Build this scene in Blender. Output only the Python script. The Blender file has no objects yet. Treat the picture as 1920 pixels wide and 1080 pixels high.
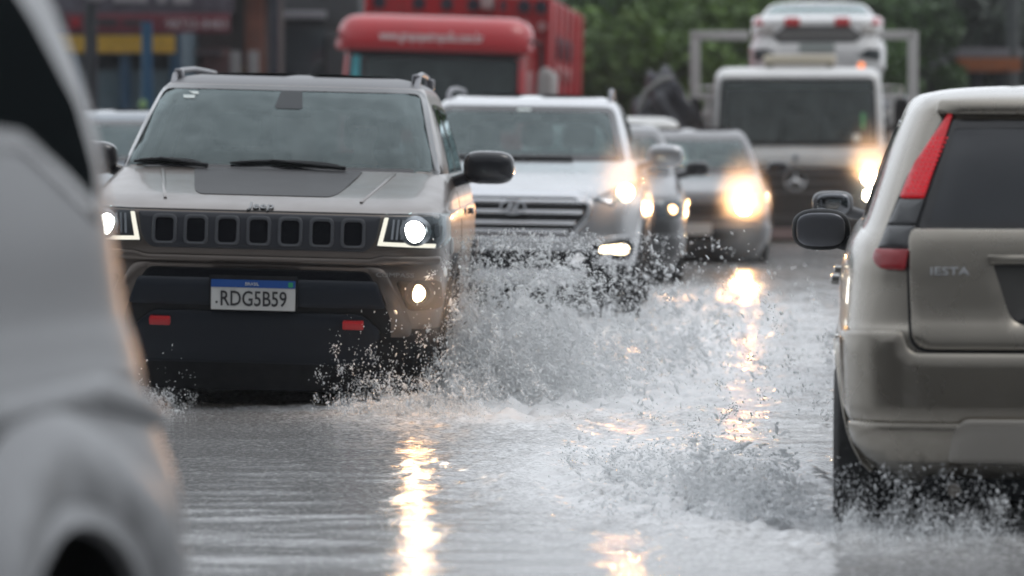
import bpy, bmesh, math, random
import numpy as np
from mathutils import Vector, Matrix
from mathutils.geometry import delaunay_2d_cdt
R = math.radians
random.seed(7); rng = np.random.default_rng(7)
S = bpy.context.scene; COL = S.collection

# ------------------------------------------------------------------ camera
cam_d = bpy.data.cameras.new("camera"); cam = bpy.data.objects.new("camera", cam_d); COL.objects.link(cam)
FPX = 7020.0; CZ = 1.30
cam_d.sensor_width = 36; cam_d.lens = 36*FPX/1920
cam_d.clip_start = 0.2; cam_d.clip_end = 1500
cam.location = (0, 0, CZ); cam.rotation_euler = (R(90)-math.atan(280/FPX), 0, 0)
cam_d.dof.use_dof = True; cam_d.dof.focus_distance = 15.8; cam_d.dof.aperture_fstop = 2.5
S.camera = cam
# ------------------------------------------------------------------ sky, sun, exposure
W = bpy.data.worlds.new("World"); S.world = W; W.use_nodes = True
nt = W.node_tree; nt.nodes.clear()
o = nt.nodes.new("ShaderNodeOutputWorld"); bg = nt.nodes.new("ShaderNodeBackground")
sky = nt.nodes.new("ShaderNodeTexSky"); sky.sky_type = 'NISHITA'; sky.sun_disc = False
SUN_EL, SUN_ROT = R(62), R(105)
sky.sun_elevation = SUN_EL; sky.sun_rotation = SUN_ROT; sky.air_density = 1.0; sky.dust_density = 4.0; sky.ozone_density = 1.5
hs = nt.nodes.new("ShaderNodeHueSaturation"); hs.inputs['Saturation'].default_value = 0.30
nt.links.new(sky.outputs[0], hs.inputs['Color']); 
# an overcast: a soft cloud layer over the sky, thinner in places
tcw = nt.nodes.new("ShaderNodeTexCoord"); nw = nt.nodes.new("ShaderNodeTexNoise"); nw.inputs['Scale'].default_value = 3.0; nw.inputs['Detail'].default_value = 5
mpw = nt.nodes.new("ShaderNodeMapping"); mpw.inputs['Scale'].default_value = (1, 1, 3.5); nt.links.new(tcw.outputs['Generated'], mpw.inputs[0]); nt.links.new(mpw.outputs[0], nw.inputs['Vector'])
mrw = nt.nodes.new("ShaderNodeMapRange"); mrw.inputs[1].default_value = .3; mrw.inputs[2].default_value = .7; mrw.inputs[3].default_value = 4.3; mrw.inputs[4].default_value = 6.6; nt.links.new(nw.outputs['Fac'], mrw.inputs[0])
clw = nt.nodes.new("ShaderNodeVectorMath"); clw.operation = 'SCALE'; clw.inputs[0].default_value = (.935, .985, 1.05); nt.links.new(mrw.outputs[0], clw.inputs['Scale'])
mxw = nt.nodes.new("ShaderNodeMix"); mxw.data_type = 'RGBA'; mxw.inputs[0].default_value = .82; nt.links.new(hs.outputs[0], mxw.inputs[6]); nt.links.new(clw.outputs[0], mxw.inputs[7])

# sky painted brighter overhead and ahead, darker behind the camera to shade vertical faces
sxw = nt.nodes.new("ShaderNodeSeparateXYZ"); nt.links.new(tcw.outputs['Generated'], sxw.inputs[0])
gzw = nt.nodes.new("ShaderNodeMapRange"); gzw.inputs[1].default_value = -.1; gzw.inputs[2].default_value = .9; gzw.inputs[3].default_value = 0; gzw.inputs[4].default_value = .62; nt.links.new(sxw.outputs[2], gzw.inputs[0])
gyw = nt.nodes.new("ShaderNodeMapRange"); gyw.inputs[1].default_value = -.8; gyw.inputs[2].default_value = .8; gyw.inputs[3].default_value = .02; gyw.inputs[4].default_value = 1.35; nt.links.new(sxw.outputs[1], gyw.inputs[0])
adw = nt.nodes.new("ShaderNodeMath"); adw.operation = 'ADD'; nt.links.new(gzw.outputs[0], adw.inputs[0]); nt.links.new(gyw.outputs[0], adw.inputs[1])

# dark band painted into the low sky behind, standing in for unseen roofs
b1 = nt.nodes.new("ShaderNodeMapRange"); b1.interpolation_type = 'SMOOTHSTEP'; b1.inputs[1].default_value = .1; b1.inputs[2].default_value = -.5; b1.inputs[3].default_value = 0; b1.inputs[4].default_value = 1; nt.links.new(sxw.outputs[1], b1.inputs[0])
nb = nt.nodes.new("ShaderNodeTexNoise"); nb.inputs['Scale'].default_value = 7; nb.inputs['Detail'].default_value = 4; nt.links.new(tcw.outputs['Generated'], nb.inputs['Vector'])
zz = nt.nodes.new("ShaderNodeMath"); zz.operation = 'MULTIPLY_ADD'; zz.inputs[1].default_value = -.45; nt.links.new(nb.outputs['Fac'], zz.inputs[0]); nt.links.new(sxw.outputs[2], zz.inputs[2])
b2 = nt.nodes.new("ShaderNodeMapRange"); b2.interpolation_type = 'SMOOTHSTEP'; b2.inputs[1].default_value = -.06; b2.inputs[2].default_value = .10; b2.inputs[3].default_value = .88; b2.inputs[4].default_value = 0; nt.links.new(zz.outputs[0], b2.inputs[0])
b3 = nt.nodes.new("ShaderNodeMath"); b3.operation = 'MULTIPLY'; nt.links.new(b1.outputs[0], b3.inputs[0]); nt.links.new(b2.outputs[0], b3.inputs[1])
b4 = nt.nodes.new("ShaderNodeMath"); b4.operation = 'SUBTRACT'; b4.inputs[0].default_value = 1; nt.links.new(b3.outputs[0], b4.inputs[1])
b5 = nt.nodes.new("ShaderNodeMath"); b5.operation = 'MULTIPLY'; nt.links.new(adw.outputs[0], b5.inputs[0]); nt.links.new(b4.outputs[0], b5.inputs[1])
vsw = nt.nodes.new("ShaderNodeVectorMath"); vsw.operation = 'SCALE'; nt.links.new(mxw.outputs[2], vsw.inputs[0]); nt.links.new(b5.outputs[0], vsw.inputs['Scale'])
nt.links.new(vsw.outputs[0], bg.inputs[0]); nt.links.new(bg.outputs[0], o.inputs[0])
bg.inputs[1].default_value = 0.15
sd = bpy.data.lights.new("sun", 'SUN'); so = bpy.data.objects.new("sun", sd); COL.objects.link(so)
sd.energy = 0.5; sd.angle = R(25); sd.color = (1, .97, .93)
dv = Vector((math.sin(SUN_ROT)*math.cos(SUN_EL), math.cos(SUN_ROT)*math.cos(SUN_EL), math.sin(SUN_EL)))
so.rotation_euler = (-dv).to_track_quat('-Z', 'Y').to_euler(); so.location = (0, 0, 30)
S.view_settings.view_transform = 'Standard'; S.view_settings.look = 'None'; S.view_settings.exposure = 0.08
S.render.engine = 'CYCLES'
c = S.cycles; c.max_bounces = 8; c.diffuse_bounces = 2; c.glossy_bounces = 3; c.transmission_bounces = 6; c.transparent_max_bounces = 16
c.volume_bounces = 0; c.caustics_reflective = False; c.caustics_refractive = False; c.sample_clamp_indirect = 6; c.sample_clamp_direct = 0
c.use_denoising = True; c.blur_glossy = 0.5

# ------------------------------------------------------------------ materials
MATS = {}
def mat(name, col=(.5,.5,.5), rough=.5, metal=0, coat=0, emis=None, es=0, spec=.5, trans=0, ior=1.45, noise=0, nscale=8, bump=0, bscale=60, sheen=0):
    if name in MATS: return MATS[name]
    m = bpy.data.materials.new(name); m.use_nodes = True; t = m.node_tree; b = t.nodes['Principled BSDF']
    b.inputs['Base Color'].default_value = (*col, 1); b.inputs['Roughness'].default_value = rough; b.inputs['Metallic'].default_value = metal
    b.inputs['Coat Weight'].default_value = coat; b.inputs['Coat Roughness'].default_value = .06
    b.inputs['Specular IOR Level'].default_value = spec; b.inputs['Transmission Weight'].default_value = trans; b.inputs['IOR'].default_value = ior
    if emis: b.inputs['Emission Color'].default_value = (*emis, 1); b.inputs['Emission Strength'].default_value = es
    if noise or bump:
        tc = t.nodes.new('ShaderNodeTexCoord')
        if noise:
            n = t.nodes.new('ShaderNodeTexNoise'); n.inputs['Scale'].default_value = nscale; n.inputs['Detail'].default_value = 6
            t.links.new(tc.outputs['Object'], n.inputs['Vector'])
            mx = t.nodes.new('ShaderNodeMix'); mx.data_type = 'RGBA'
            mx.inputs[6].default_value = (*[v*(1-noise) for v in col], 1); mx.inputs[7].default_value = (*[min(1, v*(1+noise)) for v in col], 1)
            cr = t.nodes.new('ShaderNodeMapRange'); cr.inputs[1].default_value = .3; cr.inputs[2].default_value = .7
            t.links.new(n.outputs['Fac'], cr.inputs[0]); t.links.new(cr.outputs[0], mx.inputs[0]); t.links.new(mx.outputs[2], b.inputs['Base Color'])
        if bump:
            n2 = t.nodes.new('ShaderNodeTexNoise'); n2.inputs['Scale'].default_value = bscale; n2.inputs['Detail'].default_value = 4
            t.links.new(tc.outputs['Object'], n2.inputs['Vector'])
            bp = t.nodes.new('ShaderNodeBump'); bp.inputs['Strength'].default_value = bump; bp.inputs['Distance'].default_value = .01
            t.links.new(n2.outputs['Fac'], bp.inputs['Height']); t.links.new(bp.outputs[0], b.inputs['Normal'])
    MATS[name] = m; return m

def glass_mat(name, tint=(.6,.68,.66), alpha=.5, rough=.02, refl=1.0):
    """thin sheet glass: tinted see-through plus a mirror part that grows with the grazing angle"""
    if name in MATS: return MATS[name]
    m = bpy.data.materials.new(name); m.use_nodes = True; t = m.node_tree; t.nodes.clear()
    out = t.nodes.new('ShaderNodeOutputMaterial'); tr = t.nodes.new('ShaderNodeBsdfTransparent'); tr.inputs[0].default_value = (*tint, 1)
    df = t.nodes.new('ShaderNodeBsdfDiffuse'); df.inputs[0].default_value = (.45,.52,.52,1)     # rain film and grime on the pane
    gl = t.nodes.new('ShaderNodeBsdfGlossy'); gl.inputs['Roughness'].default_value = rough; gl.inputs[0].default_value = (.80,.95,.96,1)
    fr = t.nodes.new('ShaderNodeFresnel'); fr.inputs[0].default_value = 1.52
    mp = t.nodes.new('ShaderNodeMath'); mp.operation = 'MULTIPLY'; mp.inputs[1].default_value = refl
    t.links.new(fr.outputs[0], mp.inputs[0])
    m1 = t.nodes.new('ShaderNodeMixShader'); m1.inputs[0].default_value = alpha
    if alpha > .05:                                                                              # rain film: streaky, beaded
        tc = t.nodes.new('ShaderNodeTexCoord'); mpn = t.nodes.new('ShaderNodeMapping'); mpn.inputs['Scale'].default_value = (9, 9, 3.5); t.links.new(tc.outputs['Object'], mpn.inputs[0])
        n = t.nodes.new('ShaderNodeTexNoise'); n.inputs['Scale'].default_value = 1.0; n.inputs['Detail'].default_value = 9; n.inputs['Roughness'].default_value = .62; t.links.new(mpn.outputs[0], n.inputs['Vector'])
        r_ = t.nodes.new('ShaderNodeMapRange'); r_.inputs[1].default_value = .35; r_.inputs[2].default_value = .68; r_.inputs[3].default_value = alpha*.6; r_.inputs[4].default_value = alpha*1.6; t.links.new(n.outputs['Fac'], r_.inputs[0]); t.links.new(r_.outputs[0], m1.inputs[0])
    m2 = t.nodes.new('ShaderNodeMixShader')
    t.links.new(tr.outputs[0], m1.inputs[1]); t.links.new(df.outputs[0], m1.inputs[2])
    t.links.new(mp.outputs[0], m2.inputs[0]); t.links.new(m1.outputs[0], m2.inputs[1]); t.links.new(gl.outputs[0], m2.inputs[2])
    t.links.new(m2.outputs[0], out.inputs[0]); MATS[name] = m; return m

def emat(name, col, s):
    if name in MATS: return MATS[name]
    m = bpy.data.materials.new(name); m.use_nodes = True; t = m.node_tree; t.nodes.clear()
    out = t.nodes.new('ShaderNodeOutputMaterial'); e = t.nodes.new('ShaderNodeEmission'); e.inputs[0].default_value = (*col, 1); e.inputs[1].default_value = s
    t.links.new(e.outputs[0], out.inputs[0]); MATS[name] = m; return m

def paint(name, col, metal=.6, rough=.32, noise=.06, coat=.8):
    """wet car paint: flake noise, clear coat, fine rain beads in the bump and a road-film of grime low down"""
    if name in MATS: return MATS[name]
    m = mat(name, col, rough, metal, coat=coat, noise=noise, nscale=3); t = m.node_tree; b = t.nodes['Principled BSDF']
    tc = t.nodes.new('ShaderNodeTexCoord')
    v = t.nodes.new('ShaderNodeTexVoronoi'); v.inputs['Scale'].default_value = 55; v.feature = 'F1'
    t.links.new(tc.outputs['Object'], v.inputs['Vector'])
    mr = t.nodes.new('ShaderNodeMapRange'); mr.inputs[1].default_value = .0; mr.inputs[2].default_value = .35; mr.inputs[3].default_value = 1; mr.inputs[4].default_value = 0
    t.links.new(v.outputs['Distance'], mr.inputs[0])
    bp = t.nodes.new('ShaderNodeBump'); bp.inputs['Strength'].default_value = .25; bp.inputs['Distance'].default_value = .002
    t.links.new(mr.outputs[0], bp.inputs['Height']); t.links.new(bp.outputs[0], b.inputs['Coat Normal'])
    n = t.nodes.new('ShaderNodeTexNoise'); n.inputs['Scale'].default_value = 5; n.inputs['Detail'].default_value = 8
    t.links.new(tc.outputs['Object'], n.inputs['Vector'])
    m2 = t.nodes.new('ShaderNodeMapRange'); m2.inputs[3].default_value = rough*.7; m2.inputs[4].default_value = rough*1.6
    t.links.new(n.outputs['Fac'], m2.inputs[0]); t.links.new(m2.outputs[0], b.inputs['Roughness'])
    return m

BLK = lambda: mat('black_plastic', (.011,.012,.014), .5, noise=.3, nscale=20, spec=.25)
SATIN = lambda: mat('satin_grey_plastic', (.034,.037,.046), .42, spec=.4)
GLOSSBLK = lambda: mat('gloss_black', (.012,.012,.014), .12, coat=.5)
CHROME = lambda: mat('chrome', (.75,.76,.78), .12, 1)
RUBBER = lambda: mat('tyre_rubber', (.02,.02,.021), .7, noise=.3, bump=.3)
ALLOY = lambda: mat('alloy', (.45,.46,.48), .3, 1)
RED = lambda: mat('red_lens', (.45,.01,.015), .12, coat=1, noise=.25, nscale=60)
CLOTH = lambda: mat('seat_cloth', (.05,.052,.056), .9, noise=.3)
DARKIN = lambda: mat('dark_interior', (.03,.032,.034), .8)
PANE = lambda: glass_mat('windscreen_glass', (.52,.64,.62), .10)
TINT = lambda: glass_mat('tinted_glass', (.16,.18,.20), .03)
CLEAR = lambda: glass_mat('lamp_cover_glass', (.92,.94,.96), .0, refl=.7)

# ------------------------------------------------------------------ object helpers
def link(name, me, parent=None, loc=None, kind=None):
    ob = bpy.data.objects.new(name, me); COL.objects.link(ob)
    if parent is not None: ob.parent = parent
    if loc is not None: ob.location = loc
    if kind: ob['kind'] = kind
    return ob
def tag(o, label, cat, group=None):
    o['label'] = label; o['category'] = cat
    if group: o['group'] = group
    return o
def thing(name, label, cat, loc=(0,0,0), rot=(0,0,0), group=None):
    o = bpy.data.objects.new(name, None); COL.objects.link(o); o.location = loc; o.rotation_euler = rot; o.empty_display_size = .2
    return tag(o, label, cat, group)
def mesh_np(name, V, F, m, smooth=True, sharp=35):
    me = bpy.data.meshes.new(name)
    V = np.asarray(V, dtype=np.float32); F = np.asarray(F, dtype=np.int32)
    me.vertices.add(len(V)); me.vertices.foreach_set('co', V.ravel())
    k = F.shape[1]; me.loops.add(F.size); me.loops.foreach_set('vertex_index', F.ravel())
    me.polygons.add(len(F)); me.polygons.foreach_set('loop_start', np.arange(0, F.size, k, dtype=np.int32))
    me.polygons.foreach_set('loop_total', np.full(len(F), k, dtype=np.int32))
    if smooth: me.polygons.foreach_set('use_smooth', np.ones(len(F), dtype=bool))
    me.update(calc_edges=True); me.validate()
    if smooth and sharp: me.set_sharp_from_angle(angle=R(sharp))
    if m: me.materials.append(m)
    return me
class MB:
    """collects shapes into one bmesh"""
    def __init__(s): s.bm = bmesh.new()
    def box(s, c, size, rot=None, bev=0):
        r = bmesh.ops.create_cube(s.bm, size=1); vs = r['verts']
        M = Matrix.Translation(c) @ (rot.to_4x4() if rot else Matrix()) @ Matrix.Diagonal((*size, 1))
        bmesh.ops.transform(s.bm, matrix=M, verts=vs)
        if bev:
            es = list({e for v in vs for e in v.link_edges}); bmesh.ops.bevel(s.bm, geom=es, offset=bev, segments=3, affect='EDGES', profile=.5)
        return s
    def tube(s, pts, r, n=10, caps=True):
        pts = [Vector(p) for p in pts]; rs = r if isinstance(r, (list, tuple)) else [r]*len(pts); rings = []
        for i, p in enumerate(pts):
            d = (pts[min(i+1, len(pts)-1)]-pts[max(i-1, 0)]).normalized()
            a = d.orthogonal().normalized() if i == 0 else (a-d*a.dot(d)).normalized()
            b = d.cross(a); rings.append([s.bm.verts.new(p+(a*math.cos(2*math.pi*k/n)+b*math.sin(2*math.pi*k/n))*rs[i]) for k in range(n)])
        for A, B in zip(rings, rings[1:]):
            for k in range(n): s.bm.faces.new((A[k], A[(k+1)%n], B[(k+1)%n], B[k]))
        if caps: s.bm.faces.new(rings[0][::-1]); s.bm.faces.new(rings[-1])
        return s
    def lathe(s, prof, axis='X', c=(0,0,0), n=40):
        """prof: list of (along axis, radius)"""
        c = Vector(c); rings = []
        for a, r in prof:
            ring = []
            for k in range(n):
                t = 2*math.pi*k/n; u, v = r*math.cos(t), r*math.sin(t)
                p = (a, u, v) if axis == 'X' else ((u, a, v) if axis == 'Y' else (u, v, a))
                ring.append(s.bm.verts.new(c+Vector(p)))
            rings.append(ring)
        for A, B in zip(rings, rings[1:]):
            for k in range(n): s.bm.faces.new((A[k], A[(k+1)%n], B[(k+1)%n], B[k]))
        return s
    def ell(s, c, r, p=2.0, nu=28, nv=16, rot=None):
        """superellipsoid"""
        f = lambda x, e: math.copysign(abs(x)**e, x); e = 2.0/p; vs = []
        M = Matrix.Translation(c) @ (rot.to_4x4() if rot else Matrix())
        for j in range(1, nv):
            ph = -math.pi/2+math.pi*j/nv
            vs.append([s.bm.verts.new(M @ Vector((r[0]*f(math.cos(ph), e)*f(math.cos(2*math.pi*i/nu), e), r[1]*f(math.cos(ph), e)*f(math.sin(2*math.pi*i/nu), e), r[2]*f(math.sin(ph), e)))) for i in range(nu)])
        b = s.bm.verts.new(M @ Vector((0,0,-r[2]))); t = s.bm.verts.new(M @ Vector((0,0,r[2])))
        for A, B in zip(vs, vs[1:]):
            for i in range(nu): s.bm.faces.new((A[i], A[(i+1)%nu], B[(i+1)%nu], B[i]))
        for i in range(nu): s.bm.faces.new((b, vs[0][(i+1)%nu], vs[0][i])); s.bm.faces.new((t, vs[-1][i], vs[-1][(i+1)%nu]))
        return s
    def build(s, name, m, parent=None, loc=None, kind=None, sharp=40):
        bmesh.ops.recalc_face_normals(s.bm, faces=s.bm.faces[:])
        me = bpy.data.meshes.new(name); s.bm.to_mesh(me); s.bm.free()
        me.polygons.foreach_set('use_smooth', np.ones(len(me.polygons), dtype=bool)); me.update()
        if sharp: me.set_sharp_from_angle(angle=R(sharp))
        if m: me.materials.append(m)
        return link(name, me, parent, loc, kind)

def rnd(pts, r, n=5):
    """round a polygon's corners"""
    out = []; N = len(pts)
    rs = r if isinstance(r, (list, tuple)) else [r]*N
    for i in range(N):
        p, a, b = Vector(pts[i]), Vector(pts[i-1]), Vector(pts[(i+1)%N])
        da, db = (a-p), (b-p); la, lb = da.length, db.length; q = min(rs[i], la*.45, lb*.45)
        if q < 1e-4: out.append(tuple(p)); continue
        s0, s1 = p+da/la*q, p+db/lb*q
        for k in range(n+1):
            t = k/n; out.append(tuple(s0*(1-t)**2+p*2*t*(1-t)+s1*t*t))
    return out
def rect(cx, cz, w, h, r=.01): return rnd([(cx-w/2,cz-h/2),(cx+w/2,cz-h/2),(cx+w/2,cz+h/2),(cx-w/2,cz+h/2)], r)
def circ(cx, cz, r, n=28, rz=None): return [(cx+r*math.cos(2*math.pi*k/n), cz+(rz or r)*math.sin(2*math.pi*k/n)) for k in range(n)]
def mir(p): return [(-x, z) for x, z in p]
def inpoly(P, poly):
    P = np.asarray(P); poly = np.asarray(poly); x, y = P[:,0], P[:,1]; r = np.zeros(len(P), bool); j = len(poly)-1
    for i in range(len(poly)):
        xi, yi = poly[i]; xj, yj = poly[j]
        c_ = ((yi > y) != (yj > y)) & (x < (xj-xi)*(y-yi)/((yj-yi) if yj != yi else 1e-12)+xi); r ^= c_; j = i
    return r
def insetp(poly, d):
    out = []; N = len(poly); A = sum(poly[i-1][0]*poly[i][1]-poly[i][0]*poly[i-1][1] for i in range(N)); sg = 1 if A > 0 else -1
    for i in range(N):
        a, p, b = Vector(poly[i-1]), Vector(poly[i]), Vector(poly[(i+1)%N]); e1 = (p-a); e2 = (b-p)
        if e1.length < 1e-7 or e2.length < 1e-7: out.append(tuple(p)); continue
        n1 = Vector((-e1.y, e1.x)).normalized()*sg; n2 = Vector((-e2.y, e2.x)).normalized()*sg
        m_ = n1+n2; k = m_.length_squared
        m_ = m_*(2/k)*.5*2*.5 if k > .4 else n1
        m_ = (n1+n2)/max(.4, 1+n1.dot(n2)); out.append(tuple(p+m_*d))
    return out

class Shell:
    """car skin: horizontal slices, each a super-ellipse with its own nose, tail, half width"""
    def __init__(s, rows, ym, sub=6):
        A = np.array(rows, float); P = np.vstack([2*A[0]-A[1], A, 2*A[-1]-A[-2]]); out = []
        for i in range(1, len(P)-2):
            for k in range(sub):
                t = k/sub; a, b, c_, d = P[i-1], P[i], P[i+1], P[i+2]
                out.append(.5*((2*b)+(-a+c_)*t+(2*a-5*b+4*c_-d)*t*t+(-a+3*b-3*c_+d)*t**3))
        out.append(A[-1]); D = np.array(out); D[:,0] = np.maximum.accumulate(D[:,0]+np.arange(len(D))*1e-6); s.D = D; s.ym = ym
    def at(s, z): return [np.interp(z, s.D[:,0], s.D[:,k]) for k in (1,2,3,4)]
    def P(s, proj, u, v):
        u = np.asarray(u, float); v = np.asarray(v, float); yf, yr, w, n = s.at(v)
        if proj in ('front', 'rear'):
            q = np.clip(np.abs(u)/np.maximum(w, 1e-6), 0, .9995); g = (1-q**n)**(1/n)
            y = s.ym-(s.ym-yf)*g if proj == 'front' else s.ym+(yr-s.ym)*g
            return np.stack([u, y, v], -1)
        L = np.where(u < s.ym, s.ym-yf, yr-s.ym); q = np.clip(np.abs(u-s.ym)/L, 0, .9995); x = w*(1-q**n)**(1/n)
        return np.stack([x*(1 if proj == 'right' else -1), u, v], -1)
    def N(s, proj, u, v, e=.004):
        a = s.P(proj, u+e, v)-s.P(proj, u-e, v); b = s.P(proj, u, v+e)-s.P(proj, u, v-e); n = np.cross(a, b)
        n /= np.linalg.norm(n, axis=-1, keepdims=True)+1e-12
        ref = {'front': (0,-1,0), 'rear': (0,1,0), 'left': (-1,0,0), 'right': (1,0,0)}[proj]
        sg = np.sign(n @ np.array(ref)); sg[sg == 0] = 1; return n*sg[:,None]
    def mesh(s, name, m, holes=(), z0=-9, z1=9, N=360, cap=False):
        rows = [r for r in s.D if z0-1e-6 <= r[0] <= z1+1e-6]
        for zz in (z0, z1):
            if s.D[0,0] < zz < s.D[-1,0]:
                rows.append(np.array([zz]+[float(q) for q in s.at(zz)]))
        rows.sort(key=lambda r: r[0]); V = []
        th = np.linspace(0, 2*math.pi, 3001)[:-1]; ref = None
        for r in rows:
            z, yf, yr, w, n = r; n = max(n, 2); c_, s_ = np.cos(th), np.sin(th)
            x = w*np.sign(c_)*np.abs(c_)**(2/n); L = np.where(s_ > 0, yr-s.ym, s.ym-yf); y = s.ym+L*np.sign(s_)*np.abs(s_)**(2/n)
            p = np.stack([x, y], -1); seg = np.linalg.norm(np.diff(np.vstack([p, p[:1]]), axis=0), axis=1); cum = np.concatenate([[0], np.cumsum(seg)])
            # resample each quarter evenly so that columns line up between slices
            out = []
            for qd in range(4):
                a, b = cum[750*qd], cum[750*(qd+1)]; tt = a+(b-a)*np.linspace(0, 1, N//4+1)[:-1]
                pp = np.vstack([p, p[:1]]); out.append(np.stack([np.interp(tt, cum, pp[:,0]), np.interp(tt, cum, pp[:,1])], -1))
            q = np.vstack(out); V.append(np.column_stack([q, np.full(len(q), z)]))
        K = len(rows); n_ = len(V[0]); V = np.vstack(V)
        i, j = np.meshgrid(np.arange(K-1), np.arange(n_), indexing='ij'); j2 = (j+1)%n_
        F = np.stack([i*n_+j, i*n_+j2, (i+1)*n_+j2, (i+1)*n_+j], -1).reshape(-1, 4)
        C = V[F].mean(1); keep = np.ones(len(F), bool)
        for proj, poly in holes:
            if proj == 'front': k = inpoly(C[:,[0,2]], poly) & (C[:,1] < s.ym)
            elif proj == 'rear': k = inpoly(C[:,[0,2]], poly) & (C[:,1] > s.ym)
            else: k = inpoly(C[:,[1,2]], poly) & ((C[:,0] > 0) if proj == 'right' else (C[:,0] < 0))
            keep &= ~k
        F = F[keep]
        if cap:
            c0 = len(V); V = np.vstack([V, V[(K-1)*n_:].mean(0)]); a = (K-1)*n_+np.arange(n_); b = (K-1)*n_+(np.arange(n_)+1)%n_
            F = np.vstack([F, np.stack([a, b, np.full(n_, c0), np.full(n_, c0)], -1)])
            me = bpy.data.meshes.new(name); me.from_pydata(V.tolist(), [], [[*dict.fromkeys(f)] for f in F.tolist()]); me.update()
            me.polygons.foreach_set('use_smooth', np.ones(len(me.polygons), dtype=bool)); me.set_sharp_from_angle(angle=R(50)); me.materials.append(m); return me
        return mesh_np(name, V, F, m, sharp=50)

class Flat:
    """a flat or gently bowed panel plane facing -Y at y0 (for trucks, buildings)"""
    def __init__(s, y0=0, bow=0, lean=0, z0=0, x0=0): s.y0, s.bow, s.lean, s.z0, s.x0 = y0, bow, lean, z0, x0
    def P(s, proj, u, v):
        u = np.asarray(u, float); v = np.asarray(v, float); sg = 1 if proj == 'front' else -1
        if proj in ('front', 'rear'): return np.stack([u, s.y0+sg*(s.bow*u*u+s.lean*(v-s.z0)), v], -1)
        return np.stack([np.full_like(u, s.x0), u, v], -1)
    N = Shell.N

def panel(name, sh, proj, poly, m, parent=None, off=.004, thick=.012, res=.04, resv=None, holes=(), bev=0, mesh_only=False, fn=None):
    poly = [tuple(p) for p in poly]; resv = resv or res
    def dens(pl):
        o_ = []
        for i in range(len(pl)):
            a, b = Vector(pl[i]), Vector(pl[(i+1)%len(pl)]); k = max(1, int((b-a).length/(res*1.5)))
            for q in range(k): o_.append(tuple(a+(b-a)*q/k))
        return o_
    outer = dens(poly); loops = [outer]+[dens(h) for h in holes]
    if bev: loops.append(insetp(outer, bev))
    pts = []; edges = []
    for lp in loops:
        b0 = len(pts); pts += lp; edges += [(b0+i, b0+(i+1)%len(lp)) for i in range(len(lp))]
    A = np.array(poly); x0, z0 = A.min(0); x1, z1 = A.max(0)
    gx = np.arange(x0+res*.5, x1, res); gz = np.arange(z0+resv*.5, z1, resv)
    if len(gx) and len(gz):
        G = np.stack(np.meshgrid(gx, gz), -1).reshape(-1, 2); inner = insetp(outer, max(bev*1.6, min(res, resv)*.35)); G = G[inpoly(G, inner)]
        for h in holes: G = G[~inpoly(G, insetp(h, -res*.3))]
        pts += [tuple(g) for g in G]
    r = delaunay_2d_cdt([Vector(p) for p in pts], edges, [], 0, 1e-6)
    V2 = np.array([tuple(v) for v in r[0]]); T = [list(f) for f in r[2]]
    C = np.array([V2[f].mean(0) for f in T]); k = inpoly(C, poly)
    for h in holes: k &= ~inpoly(C, h)
    T = [f for f, kk in zip(T, k) if kk]
    offs = np.full(len(V2), off)
    used = {}
    for f in T:
        for a, b in ((f[0], f[1]), (f[1], f[2]), (f[2], f[0])): used[(a, b)] = 1
    bound = [(a, b) for (a, b) in used if (b, a) not in used]
    if bev:
        for a, b in bound: offs[a] = off-bev*.8; offs[b] = off-bev*.8
    Pn = sh.P(proj, V2[:,0], V2[:,1]); Nn = sh.N(proj, V2[:,0], V2[:,1])
    if fn is not None: offs = offs+fn(V2[:,0], V2[:,1])
    O = Pn+Nn*offs[:,None]; I = Pn+Nn*(off-thick); n = len(V2)
    bv = sorted({v for e in bound for v in e}); mp = {v: n*1+i for i, v in enumerate(bv)}
    V = np.vstack([O, O[bv], I[bv]]); m2 = {v: n+len(bv)+i for i, v in enumerate(bv)}
    faces = T+[[mp[b], mp[a], m2[a], m2[b]] for a, b in bound]
    # orientation
    f0 = T[0]; nn = np.cross(O[f0[1]]-O[f0[0]], O[f0[2]]-O[f0[0]])
    if nn @ Nn[f0[0]] < 0: faces = [f[::-1] for f in faces]
    me = bpy.data.meshes.new(name); me.from_pydata(V.tolist(), [], faces); me.update()
    me.polygons.foreach_set('use_smooth', np.ones(len(me.polygons), dtype=bool)); me.set_sharp_from_angle(angle=R(50)); me.materials.append(m)
    return me if mesh_only else link(name, me, parent)
def ring(name, sh, proj, outer, inner, m, parent, off=.006, thick=.014, res=.05, **k): return panel(name, sh, proj, outer, m, parent, off, thick, res, holes=[inner], **k)

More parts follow.
